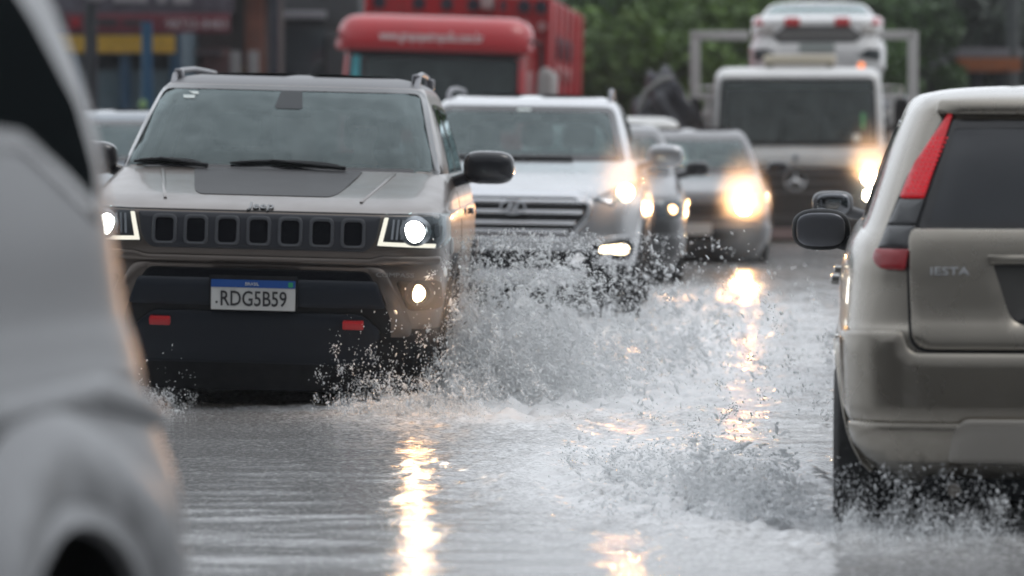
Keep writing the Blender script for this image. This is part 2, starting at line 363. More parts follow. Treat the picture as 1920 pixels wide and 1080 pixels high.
def text(name, body, sh, proj, cx, cz, h, m, parent, off=.006, ext=.002, w=None, flip=False, shear=0, roll=0, bold=0):
    cu = bpy.data.curves.new(name, 'FONT'); cu.body = body; cu.size = 1; cu.align_x = 'CENTER'; cu.align_y = 'CENTER'; cu.extrude = 1; cu.shear = shear; cu.offset = bold; cu.resolution_u = 3
    ob = bpy.data.objects.new(name, cu); COL.objects.link(ob); dg = bpy.context.evaluated_depsgraph_get()
    me = bpy.data.meshes.new_from_object(ob.evaluated_get(dg)); bpy.data.objects.remove(ob)
    V = np.zeros(len(me.vertices)*3); me.vertices.foreach_get('co', V); V = V.reshape(-1, 3)
    c0 = (V.min(0)+V.max(0))/2; ex = V.max(0)-V.min(0); sc = h/ex[1]; sx = (w/ex[0]) if w else sc
    u = (V[:,0]-c0[0])*sx*(-1 if flip else 1); v = (V[:,1]-c0[1])*sc
    u, v = u*math.cos(roll)-v*math.sin(roll)+cx, u*math.sin(roll)+v*math.cos(roll)+cz
    P = sh.P(proj, u, v); Nn = sh.N(proj, u, v); Q = P+Nn*(off+np.where(V[:,2] > 0, ext, -.0)[:,None])
    me.vertices.foreach_set('co', Q.astype(np.float32).ravel()); me.update(); me.materials.clear(); me.materials.append(m)
    bm = bmesh.new(); bm.from_mesh(me); bmesh.ops.recalc_face_normals(bm, faces=bm.faces[:]); bm.to_mesh(me); bm.free()
    return link(name, me, parent)

def lamp_light(name, c, w, col, parent, r=.04, tilt=-82, cone=165):
    d = bpy.data.lights.new(name, 'SPOT'); d.spot_size = R(cone); d.spot_blend = .5; d.energy = w; d.color = col; d.shadow_soft_size = r; o = bpy.data.objects.new(name, d); COL.objects.link(o); o.parent = parent; o.location = c; o.rotation_euler = (R(tilt), 0, 0); return o
def disc_lamp(name, c, r, m, parent, ry=.02, rz=None, p=2.0): return MB().ell(c, (r, ry, rz or r), p=p, nu=24, nv=14).build(name, m, parent)

# ------------------------------------------------------------------ car parts shared
def wheel(parent, x, y, r=.33, w=.21, side=1, z=None):
    z = (r-.08) if z is None else z; h = w/2
    e = bpy.data.objects.new('wheel', None); COL.objects.link(e); e.parent = parent; e.location = (x, y, z)
    prof = [(-h*.8, r*.62), (-h, r*.70), (-h, r*.88), (-h*.82, r*.97), (-h*.5, r), (h*.5, r), (h*.82, r*.97), (h, r*.88), (h, r*.70), (h*.8, r*.62), (-h*.8, r*.62)]
    MB().lathe(prof, n=56).build('tyre', RUBBER(), e)
    b = MB(); b.lathe([(side*h*.55, r*.66), (side*h*.85, r*.64), (side*h*.8, r*.58), (side*h*.2, r*.56), (-side*h*.6, r*.6)], n=48)
    for k in range(5):
        t = 2*math.pi*k/5; d = Vector((0, math.cos(t), math.sin(t))); q = Vector((0, -d.z, d.y))
        for s_ in (-1, 1): b.tube([Vector((side*h*.7,0,0))+d*r*.1+q*s_*r*.03, Vector((side*h*.68,0,0))+d*r*.58+q*s_*r*.09], [r*.06, r*.045], 8)
    b.lathe([(side*h*.8, .001), (side*h*.8, r*.13), (side*h*.5, r*.15)], n=20)
    b.build('rim', ALLOY(), e)
    return e
def seat(parent, x, y, z=.35, m=None):
    b = MB(); m = m or CLOTH()
    b.box((x, y-.1, z+.08), (.50,.52,.16), bev=.05); b.box((x, y+.22, z+.42), (.48,.16,.62), Matrix.Rotation(R(-14), 3, 'X'), bev=.06)
    b.box((x, y+.33, z+.84), (.26,.10,.18), Matrix.Rotation(R(-8), 3, 'X'), bev=.04)
    b.tube([(x-.06, y+.30, z+.68), (x-.06, y+.33, z+.8)], .008, 8); b.tube([(x+.06, y+.30, z+.68), (x+.06, y+.33, z+.8)], .008, 8)
    return b.build('seat', m, parent)
def steering(parent, x, y, z):
    b = MB(); rot = Matrix.Rotation(R(-25), 3, 'X'); N = 28; pts = [rot @ Vector((.185*math.cos(2*math.pi*k/N), 0, .185*math.sin(2*math.pi*k/N)))+Vector((x, y, z)) for k in range(N+1)]
    b.tube(pts, .015, 8, caps=False); b.ell((x, y, z), (.07,.03,.055), 3)
    for a in (R(200), R(-20), R(270)): b.tube([(x, y, z), rot @ Vector((.18*math.cos(a), 0, .18*math.sin(a)))+Vector((x, y, z))], .014, 6)
    return b.build('steering_wheel', BLK(), parent)
def side_mirror(parent, x, y, z, sx, m, size=(.13,.07,.085), glass=None, face=-1, p=3.2):
    """sx = side of the car, face = direction (in y) the mirror glass looks (+1 rearwards)"""
    b = MB(); b.ell((x, y, z), size, p); b.tube([(x-sx*size[0]*.6, y+.0, z-size[2]*.5), (x-sx*(size[0]+.10), y+.03, z-size[2]*1.1)], [.035,.03], 10)
    o_ = b.build('side_mirror', m, parent)
    g = MB(); g.ell((x, y+size[1]*.93, z), (size[0]*.82, .012, size[2]*.80), 3.2); g.build('mirror_glass', glass or mat('mirror_glass', (.32,.33,.35), .06, 1), o_)
    return o_
def arch_poly(cy, cz, r, n=24, zmin=-.3): return [(cy+r*math.cos(math.pi*k/n), cz+r*math.sin(math.pi*k/n)) for k in range(n+1)]+[(cy-r, zmin), (cy+r, zmin)]
def underbody(parent, y0, y1, w=.62, z0=.06, z1=.62): return MB().box((0, (y0+y1)/2, (z0+z1)/2), (2*w, y1-y0, z1-z0), bev=.05).build('underbody', BLK(), parent)

def car(name, label, loc, rot, body, green, ym, L, bodymat, wheels, windscreen, rearwin, sidewins, roofz, group=None, roofmat=None, wr=.33, track=.74, glass=None, tint=None, seats=(), dash=True, frit=.045, lower=None, archr=None, fronthole=()):
    t = thing(name, label, 'car', loc, rot, group); bs = Shell(body, ym); gs = Shell(green, ym); ar = archr or wr+.05
    cz = wr-.08; holes = []
    for wy in wheels: holes += [('left', arch_poly(wy, cz, ar)), ('right', arch_poly(wy, cz, ar))]
    zt = body[-1][0]
    if lower:
        link('body', bs.mesh('body', bodymat, holes, z0=lower[0]), t); link('lower_cladding', bs.mesh('lower_cladding', lower[1], holes, z1=lower[0]), t)
    else: link('body', bs.mesh('body', bodymat, holes), t)
    gh = []
    if windscreen: gh.append(('front', insetp(windscreen, frit*.5)))
    if rearwin: gh.append(('rear', insetp(rearwin, frit*.5)))
    for sw in sidewins: gh += [('left', insetp(sw, .02)), ('right', insetp(sw, .02))]
    link('pillars', gs.mesh('pillars', bodymat, gh, z1=roofz), t)
    link('roof', gs.mesh('roof', roofmat or bodymat, [], z0=roofz, cap=True), t)
    g = glass or PANE(); tn = tint or TINT()
    if windscreen:
        w_ = panel('windscreen', gs, 'front', windscreen, g, t, off=.003, thick=.004, res=.08, resv=.03)
        ring('windscreen_seal', gs, 'front', windscreen, insetp(windscreen, frit), GLOSSBLK(), w_, off=.005, thick=.012, res=.08, resv=.03)
    if rearwin:
        w_ = panel('rear_window', gs, 'rear', rearwin, tn, t, off=.003, thick=.004, res=.08, resv=.03)
        ring('window_seal', gs, 'rear', rearwin, insetp(rearwin, .03), GLOSSBLK(), w_, off=.005, thick=.012, res=.08, resv=.03)
    for sw in sidewins:
        for pr in ('left', 'right'):
            w_ = panel('side_window', gs, pr, sw, tn, t, off=.003, thick=.004, res=.10, resv=.04)
            ring('window_seal', gs, pr, sw, insetp(sw, .025), GLOSSBLK(), w_, off=.005, thick=.01, res=.10, resv=.04)
    underbody(t, .35, L-.35, w=.58)
    for wy in wheels:
        for s_ in (-1, 1):
            wheel(t, s_*track, wy, wr, side=s_)
    for q in seats: seat(t, *q)
    if dash: MB().box((0, green[0][1]+.42, body[-1][0]-.10), (1.3,.55,.16), bev=.06).build('dashboard', DARKIN(), t)
    return t, bs, gs
# === END OF LIBRARY ===

# ================================================================== THE SETTING
def fbm_grid(X, Y, comps):
    H = np.zeros_like(X)
    for lam, amp, ang, k in comps:
        for _ in range(k):
            a = R(ang[0]+(ang[1]-ang[0])*rng.random()); l = lam*(.7+.6*rng.random()); q = 2*math.pi/l; ph = rng.random()*6.283
            H += amp/math.sqrt(k)*np.sin(q*(X*math.cos(a)+Y*math.sin(a))+ph)
    return H
class VNoise:
    def __init__(s, seed, n=256): s.g = np.random.default_rng(seed).random((n, n)).astype(np.float64); s.n = n
    def __call__(s, x, y):
        x0 = np.floor(x).astype(int); y0 = np.floor(y).astype(int); fx = x-x0; fy = y-y0; fx = fx*fx*(3-2*fx); fy = fy*fy*(3-2*fy); n = s.n; g = s.g
        a = g[x0%n, y0%n]; b = g[(x0+1)%n, y0%n]; c_ = g[x0%n, (y0+1)%n]; d = g[(x0+1)%n, (y0+1)%n]
        return (a*(1-fx)+b*fx)*(1-fy)+(c_*(1-fx)+d*fx)*fy
    def fbm(s, x, y, o=4):
        r = 0; a = .5; t = 0
        for k in range(o): r = r+a*s(x*2**k+k*17.3, y*2**k+k*9.1); t += a; a *= .55
        return r/t
vn = VNoise(3); vn2 = VNoise(11)

def water_material():
    m = bpy.data.materials.new('flood_water'); m.use_nodes = True; t = m.node_tree; b = t.nodes['Principled BSDF']
    b.inputs['Base Color'].default_value = (.25,.25,.25,1); b.inputs['Roughness'].default_value = .09; b.inputs['IOR'].default_value = 1.333; b.inputs['Specular IOR Level'].default_value = .5
    at = t.nodes.new('ShaderNodeAttribute'); at.attribute_name = 'foam'
    tc = t.nodes.new('ShaderNodeTexCoord'); mp = t.nodes.new('ShaderNodeMapping'); mp.inputs['Scale'].default_value = (1, 1.6, 1); t.links.new(tc.outputs['Object'], mp.inputs[0])
    n = t.nodes.new('ShaderNodeTexNoise'); n.inputs['Scale'].default_value = 16; n.inputs['Detail'].default_value = 6; n.inputs['Roughness'].default_value = .6; t.links.new(mp.outputs[0], n.inputs['Vector'])
    bp = t.nodes.new('ShaderNodeBump'); bp.inputs['Strength'].default_value = .42; bp.inputs['Distance'].default_value = .006; t.links.new(n.outputs['Fac'], bp.inputs['Height']); t.links.new(bp.outputs[0], b.inputs['Normal'])
    ca = t.nodes.new('ShaderNodeAttribute'); ca.attribute_name = 'calm'; cm = t.nodes.new('ShaderNodeMath'); cm.operation = 'MULTIPLY_ADD'; cm.inputs[1].default_value = -.36; cm.inputs[2].default_value = .42; t.links.new(ca.outputs['Fac'], cm.inputs[0]); t.links.new(cm.outputs[0], bp.inputs['Strength'])
    n2 = t.nodes.new('ShaderNodeTexNoise'); n2.inputs['Scale'].default_value = 38; n2.inputs['Detail'].default_value = 8; n2.inputs['Roughness'].default_value = .7; t.links.new(mp.outputs[0], n2.inputs['Vector'])
    ad = t.nodes.new('ShaderNodeMath'); ad.operation = 'MULTIPLY_ADD'; ad.inputs[1].default_value = 1.0; ad.use_clamp = True   # foam + (noise-.5)*k
    s1 = t.nodes.new('ShaderNodeMapRange'); s1.inputs[1].default_value = .3; s1.inputs[2].default_value = .7; s1.inputs[3].default_value = -.55; s1.inputs[4].default_value = .35
    t.links.new(n2.outputs['Fac'], s1.inputs[0]); t.links.new(at.outputs['Fac'], ad.inputs[0]); t.links.new(s1.outputs[0], ad.inputs[2])
    gt = t.nodes.new('ShaderNodeMapRange'); gt.inputs[1].default_value = .0; gt.inputs[2].default_value = .6; t.links.new(ad.outputs[0], gt.inputs[0])
    f = t.nodes.new('ShaderNodeBsdfPrincipled'); f.inputs['Base Color'].default_value = (.70,.71,.72,1); f.inputs['Roughness'].default_value = .35
    t.links.new(bp.outputs[0], f.inputs['Normal'])
    mx = t.nodes.new('ShaderNodeMixShader'); t.links.new(gt.outputs[0], mx.inputs[0]); t.links.new(b.outputs[0], mx.inputs[1]); t.links.new(f.outputs[0], mx.inputs[2])
    t.links.new(mx.outputs[0], t.nodes['Material Output'].inputs[0]); return m

# wheel and splash spots on the water: (x, y, rx, ry, height, foam)
SPOTS = [(.45,19.6,.9,2.6,.012,.48),(.8,24,1.2,4.5,.010,.42),(.35,16.2,.7,1.4,.006,.16),(-.35,18.15,.62,.22,.02,.75),(-.18,19.0,.55,1.3,.05,.75),(.25,19.6,.8,1.6,.035,.55),(-2.0,18.3,.35,1.0,.03,.6),(.85,13.5,.45,1.4,.055,.85),(.45,14.4,.6,1.6,.035,.65),(1.9,12.0,.9,.5,.02,.3),
         (.35,27.5,1.3,2.2,.04,.5),(1.2,30,1.2,4,.03,.3),(-.35,20.5,.8,2.5,.05,.8)]
def water():
    xs = np.concatenate([-np.geomspace(45, 3.2, 22), np.arange(-3.1, 3.1, .022), np.geomspace(3.2, 45, 22)])
    ys = np.concatenate([np.linspace(-6, 10.2, 30), np.arange(10.4, 25, .024), np.arange(25, 44, .07), np.linspace(44.5, 66, 30)])
    X, Y = np.meshgrid(xs, ys)
    near = np.clip((46-Y)/8, 0, 1)*np.clip((4.2-np.abs(X))/1, 0, 1)
    H = fbm_grid(X, Y, [(2.2,.005,(65,115),5),(.8,.0024,(60,120),9),(.33,.0012,(50,130),12),(.14,.0004,(20,160),12)])
    H += .009*(vn.fbm(X*1.7+3, Y*2.9, 3)-.5)+.005*(vn2.fbm(X*4.6+11, Y*8.2, 3)-.5)
    # long wakes travelling towards the camera
    wx = X+.35*vn.fbm(X*.7, Y*.7); H -= .0018*np.exp(-((((Y+.10*wx*wx)*1.0-.3*vn2.fbm(X*.9, Y*.3)) % .95-.3)/.055)**2)*np.clip(vn.fbm(X*.8+5, Y*.35)*2.6-.75, 0, 1)
    calm = np.clip(1.3*np.exp(-((X+1.25)/.95)**4-((Y-17.05)/.85)**4)*(.55+.9*vn.fbm(X*1.5, Y*4, 3)), 0, 1); H *= 1-.75*calm
    foam = np.zeros_like(X); rough = np.zeros_like(X)
    for x, y, rx, ry, h, f in SPOTS:
        g = np.exp(-(((X-x)/rx)**2+((Y-y)/ry)**2)); foam += f*g; rough += g*h
    n1 = vn.fbm(X*7, Y*5, 5)-.5; n2 = vn2.fbm(X*18, Y*13, 4)-.5
    H += rough*(n1*2.4+n2*1.2)
    chop = np.clip((Y-17)/4, 0, 1); H += chop*.012*(vn2.fbm(X*5+40, Y*3.2, 4)-.5)*2
    foam = foam*(.45+1.1*vn2.fbm(X*3.1, Y*1.6, 4))+.17*chop*vn.fbm(X*2, Y*.8, 3)
    lace = np.abs(vn.fbm(X*4+9, Y*2.6, 4)-.5); foam += .30*np.clip(1-lace*14, 0, 1)*np.clip(rough*22, 0, 1)
    H *= np.clip(near+.25, 0, 1)
    V = np.stack([X, Y, H], -1).reshape(-1, 3); ny, nx = X.shape
    i, j = np.meshgrid(np.arange(ny-1), np.arange(nx-1), indexing='ij')
    F = np.stack([i*nx+j, i*nx+j+1, (i+1)*nx+j+1, (i+1)*nx+j], -1).reshape(-1, 4)
    me = mesh_np('flood_water', V, F, water_material(), sharp=0)
    a = me.attributes.new('foam', 'FLOAT', 'POINT'); a.data.foreach_set('value', foam.ravel().astype(np.float32))
    a = me.attributes.new('calm', 'FLOAT', 'POINT'); a.data.foreach_set('value', calm.ravel().astype(np.float32))
    return link('water', me, kind='structure')
water()
def sheet(name, x0, x1, y0, y1, z, m, n=1):
    me = bpy.data.meshes.new(name); me.from_pydata([(x0,y0,z),(x1,y0,z),(x1,y1,z),(x0,y1,z)], [], [(0,1,2,3)]); me.update(); me.materials.append(m); return link(name, me, kind='structure')
sheet('ground', -400, 400, -60, 700, -.10, mat('mud_ground', (.09,.085,.07), .8, noise=.3, nscale=.4, bump=.4, bscale=3))
sheet('road', -9, 11, -40, 200, -.08, mat('wet_asphalt', (.05,.05,.052), .35, noise=.25, nscale=2, bump=.5, bscale=80))
for nm, x0, x1 in (('pavement', -16, -9), ('pavement', 11, 18)):
    b = MB(); b.box(((x0+x1)/2, 90, .0), (x1-x0, 100, .3), bev=.02); b.build(nm, mat('pavement_concrete', (.25,.24,.23), .6, noise=.2, nscale=1.5), kind='structure')

# ================================================================== COMPACT SUV (hero, front left)
def jeep():
    body = [(.08,.16,4.2,.82,9),(.24,.08,4.3,.87,9),(.34,.06,4.36,.885,9),(.46,.02,4.38,.90,9),(.60,.0,4.4,.905,9),(.70,.015,4.4,.91,9),(.78,.005,4.4,.912,9),(.90,.02,4.39,.91,9),(.945,.035,4.38,.905,9),
            (.965,.075,4.37,.90,8),(.99,.16,4.36,.895,8),(1.02,.30,4.35,.89,8),(1.055,.52,4.34,.88,8),(1.09,.74,4.33,.865,8),(1.125,.93,4.32,.845,8),(1.15,1.05,4.3,.82,8),(1.165,1.16,4.28,.79,8)]
    green = [(1.02,.92,4.28,.84,9),(1.10,.98,4.25,.835,9),(1.15,1.04,4.22,.83,9),(1.25,1.18,4.18,.805,9),(1.40,1.42,4.10,.756,9),(1.53,1.66,4.02,.705,9),(1.575,1.76,3.98,.68,8),(1.60,1.86,3.92,.655,6),(1.622,2.02,3.82,.60,5),(1.640,2.30,3.65,.48,4),(1.648,2.6,3.4,.27,3),(1.65,2.85,3.2,.08,3)]
    ws = rnd([(-.812,1.135),(.812,1.135),(.690,1.572),(-.690,1.572)], [.02,.02,.06,.06])
    side = [rnd([(1.75,1.10),(2.55,1.08),(2.55,1.50),(2.05,1.50)], .04), rnd([(2.62,1.08),(3.45,1.10),(3.40,1.48),(2.62,1.50)], .04)]
    rw = rnd([(-.60,1.12),(.60,1.12),(.50,1.48),(-.50,1.48)], .06)
    grey = paint('granite_metallic_paint', (.150,.128,.114), .8, .30, coat=.45)
    a = R(-1.5); X0 = (-1.24, 18.0)
    t, bs, gs = car('sport_utility_car', 'grey compact SUV with black bonnet decal and seven-slot grille ploughing through floodwater', (X0[0], X0[1], 0), (0, R(1.45), a), body, green, 2.2, 4.4, grey, (.86, 3.5), ws, rw, side, 1.580,
                    roofmat=mat('black_roof_paint', (.10,.10,.108), .38, spec=.4), wr=.36, track=.79, seats=[(-.36,2.05,.50),(.36,2.05,.50),(-.36,2.95,.50),(.36,2.95,.50)], lower=(.40, BLK()), frit=.024)
    steering(t, .36, 1.62, 1.0)
    F = 'front'
    panel('bonnet_decal', bs, F, rnd([(-.35,1.022),(.345,1.022),(.43,1.142),(-.43,1.142)], [.05,.05,.01,.01]), mat('matt_black_decal', (.028,.028,.03), .55, noise=.15), t, off=.003, thick=.004, res=.04, resv=.006)
    # bonnet creases
    for s_ in (-1, 1):
        panel('bonnet_crease', bs, F, [(s_*.47,1.0),(s_*.485,1.0),(s_*.60,1.135),(s_*.575,1.135)][::s_], grey, t, off=.010, thick=.012, res=.03, resv=.01, bev=.005)
    panel('bonnet_shut_line', bs, F, [(-.86,.948),(.86,.948),(.86,.953),(-.86,.953)], BLK(), t, off=.0015, thick=.004, res=.05, resv=.003)
    g = panel('grille', bs, F, rnd([(-.585,.938),(-.565,.82),(-.52,.768),(.52,.768),(.565,.82),(.585,.938)], [.01,.03,.03,.03,.03,.01]), SATIN(), t, off=.010, thick=.02, res=.04, bev=.006)
    for k in range(7):
        x = (k-3)*.1515
        ring('grille_slot', bs, F, rect(x,.855,.118,.140,.03), rect(x,.853,.088,.112,.022), mat('slot_frame', (.075,.08,.09), .3), g, off=.020, thick=.012, res=.02, bev=.003)
        panel('slot_mesh', bs, F, rect(x,.853,.096,.120,.022), mat('slot_mesh_black', (.005,.006,.009), .8, spec=.08, bump=.8, bscale=260), g, off=.0125, thick=.004, res=.03)
    text('bonnet_badge', 'Jeep', bs, F, 0.0, .966, .036, GLOSSBLK(), t, off=.004, ext=.006, w=.13, bold=.02)
    # bumper: pressed lip under the grille, lower black intake with plate
    panel('bumper_lip', bs, F, rnd([(-.86,.752),(-.60,.752),(-.54,.735),(.54,.735),(.60,.752),(.86,.752),(.86,.716),(.58,.704),(-.58,.704),(-.86,.716)], .012), grey, t, off=.022, thick=.03, res=.05, bev=.012)
    ring('intake_surround', bs, F, rnd([(-.60,.70),(.60,.70),(.74,.44),(.74,.36),(-.74,.36),(-.74,.44)], .04), rnd([(-.535,.675),(.535,.675),(.645,.45),(.645,.30),(-.645,.30),(-.645,.45)], .04), grey, t, off=.016, thick=.03, res=.04, bev=.012)
    panel('lower_intake', bs, F, rnd([(-.555,.685),(.555,.685),(.665,.45),(.665,.20),(-.665,.20),(-.665,.45)], .04), BLK(), t, off=.004, thick=.03, res=.05)
    panel('intake_mesh', bs, F, rnd([(-.52,.665),(.52,.665),(.565,.60),(-.565,.60)], .02), mat('slot_mesh_black', ()), t, off=.008, thick=.01, res=.04)
    panel('bumper_beam', bs, F, rnd([(-.575,.625),(.575,.625),(.62,.50),(-.62,.50)], .02), mat('navy_black_plastic', (.012,.016,.024), .42, spec=.3), t, off=.030, thick=.04, res=.05, bev=.012)
    panel('skid_plate', bs, F, rnd([(-.50,.47),(.50,.47),(.60,.39),(.56,.22),(-.56,.22),(-.60,.39)], .04), mat('navy_black_plastic', ()), t, off=.030, thick=.06, res=.05, bev=.02)
    for s_ in (-1, 1):
        panel('tow_hook', bs, F, rect(s_*.465,.428,.10,.034,.008), mat('red_tow_hook', (.50,.015,.02), .35, coat=.4), t, off=.055, thick=.05, res=.03, bev=.004)
        pod = panel('fog_lamp', bs, F, rnd([(s_*.66,.635),(s_*.86,.635),(s_*.87,.50),(s_*.72,.49)], .03), BLK(), t, off=.019, thick=.03, res=.03, bev=.004)
        y = float(bs.P(F, s_*.765, .575)[1])
        ring('fog_bezel', bs, F, circ(s_*.765,.575,.062), circ(s_*.765,.575,.046), SATIN(), pod, off=.024, thick=.01, res=.02)
        disc_lamp('fog_bulb', (s_*.765, y-.016, .575), .042, emat('warm_lamp', (1,.74,.42), 15), pod, .02)
        if s_ > 0: lamp_light('fog_light', (s_*.765, y-.09, .575), 8 if s_ > 0 else 1.0, (1,.50,.18), t)
        # headlamp
        o = rnd([(s_*.565,.795),(s_*.845,.785),(s_*.885,.83),(s_*.878,.945),(s_*.60,.938)], [.01,.03,.03,.01,.01])
        h = panel('headlight', bs, F, o, mat('lamp_housing', (.10,.105,.115), .2, .6), t, off=.004, thick=.02, res=.03)
        panel('daytime_strip', bs, F, rnd([(s_*.572,.800),(s_*.835,.792),(s_*.838,.812),(s_*.598,.818),(s_*.622,.932),(s_*.602,.932)], .004), emat('cool_white_led', (1,.95,.80), 1.05), h, off=.012, thick=.006, res=.02)
        y = float(bs.P(F, s_*.745, .868)[1])
        ring('projector_ring', bs, F, circ(s_*.745,.870,.070), circ(s_*.745,.870,.053), CHROME(), h, off=.014, thick=.012, res=.02)
        disc_lamp('projector', (s_*.745, y-.008, .870), .052, emat('xenon_lamp', (1,.975,.90), 22), h, .022)
        if s_ > 0: lamp_light('head_light', (s_*.745, y-.10, .870), 2, (1,.95,.85), t)
        for k in range(3): panel('reflector_fin', bs, F, [(s_*(.635+k*.022),.83),(s_*(.645+k*.022),.83),(s_*(.652+k*.022),.925),(s_*(.642+k*.022),.925)][::s_], CHROME(), h, off=.010, thick=.005, res=.05)
        panel('lens', bs, F, o, CLEAR(), h, off=.030, thick=.003, res=.03)
        # roof rail
        b = MB(); zr = 1.60
        b.tube([(s_*.645,1.86,1.57),(s_*.648,1.98,1.625),(s_*.640,2.2,1.652),(s_*.63,2.7,1.668),(s_*.62,3.3,1.665),(s_*.615,3.65,1.66),(s_*.62,3.75,1.60)], .016, 12)
        for yy in (2.05, 3.6): b.box((s_*.635, yy, 1.625), (.045,.12,.07), bev=.015)
        b.build('roof_rail', mat('grey_rail', (.20,.20,.215), .4, .6), t)
        side_mirror(t, s_*1.045, 1.70, 1.175, s_, mat('black_mirror_cap', (.022,.023,.028), .22, coat=.6), size=(.135,.085,.088))
        # black wheel-arch cladding
        for wy in (.86, 3.5):
            ring('arch_cladding', bs, 'right' if s_ > 0 else 'left', arch_poly(wy,.28,.47,zmin=.10), arch_poly(wy,.28,.40,zmin=.05), BLK(), t, off=.022, thick=.04, res=.06)
        panel('door_seam', bs, 'right' if s_ > 0 else 'left', [(1.62,.35),(1.628,.35),(1.648,1.05),(1.64,1.05)], BLK(), t, off=.002, thick=.004, res=.05)
        panel('door_handle', bs, 'right' if s_ > 0 else 'left', rect(2.42,.93,.20,.03,.01), grey, t, off=.04, thick=.03, res=.05, bev=.008)
        panel('tail_light', bs, 'right' if s_ > 0 else 'left', rnd([(4.10,.88),(4.36,.88),(4.36,1.04),(4.16,1.04)], .02), RED(), t, off=.02, thick=.03, res=.04)
    text('bumper_badge', 'COMPASS', bs, F, .655, .657, .020, mat('badge_grey', (.30,.29,.28), .3, .7), t, off=.020, ext=.004, w=.17)
    # number plate
    pl = panel('licence_plate', bs, F, rect(-.015,.560,.425,.150,.006), BLK(), t, off=.052, thick=.02, res=.08)
    panel('plate_face', bs, F, rect(-.015,.552,.405,.130,.004), mat('plate_white', (.62,.63,.62), .4, noise=.04), pl, off=.055, thick=.002, res=.08)
    panel('plate_band', bs, F, rect(-.015,.603,.405,.030,.003), mat('plate_blue', (.012,.075,.30), .4), pl, off=.0565, thick=.002, res=.08)
    panel('plate_flag', bs, F, rect(.165,.603,.022,.018,.002), mat('plate_green', (.03,.30,.14), .4), pl, off=.058, thick=.002, res=.08)
    text('plate_country', 'BRASIL', bs, F, -.02, .603, .011, mat('plate_white', ()), pl, off=.0575, ext=.001, w=.065)
    text('plate_number', 'RDG5B59', bs, F, -.012, .540, .070, mat('plate_ink', (.035,.036,.04), .5), pl, off=.0562, ext=.0015, w=.318, bold=.012)
    disc_lamp('plate_dot', (-.190, float(bs.P(F,-.19,.512)[1])-.0575, .512), .0055, mat('plate_ink', ()), pl, .001)
    # wipers, rain sensor box, sticker
    for (xa, xb, z) in ((-.74,-.40,1.158),(-.25,.30,1.160)):
        P_ = [gs.P(F, x, z+.012*math.sin((x-xa)/(xb-xa)*3.14)) for x in np.linspace(xa, xb, 9)]; N_ = gs.N(F, np.linspace(xa, xb, 9), np.full(9, z))
        b = MB(); b.tube([Vector(p)+Vector(n)*.014 for p, n in zip(P_, N_)], [.006]+[.011]*7+[.006], 8); b.tube([Vector(P_[3])+Vector(N_[3])*.02, Vector(P_[8])+Vector(N_[8])*.035+Vector((.04,-.03,-.03))], [.010,.012], 8); b.build('wiper', BLK(), t)
    panel('sensor_box', gs, F, rnd([(-.075,1.452),(.075,1.452),(.055,1.548),(-.055,1.548)], .02), mat('sensor_black', (.035,.04,.045), .6), t, off=.006, thick=.012, res=.04)
    panel('windscreen_sticker', gs, F, [(-.565,1.512),(-.50,1.512),(-.50,1.495),(-.555,1.495)][::-1], mat('sticker_white', (.6,.66,.64), .6), t, off=.006, thick=.001, res=.04)
    panel('windscreen_sticker', gs, F, [(-.54,1.532),(-.49,1.532),(-.483,1.517),(-.51,1.517)][::-1], mat('sticker_white', ()), t, off=.006, thick=.001, res=.04)
    rm = MB().box((0,1.62,1.44), (.22,.03,.06), bev=.02).build('rear_view_mirror', BLK(), t)
    return t
J = jeep()

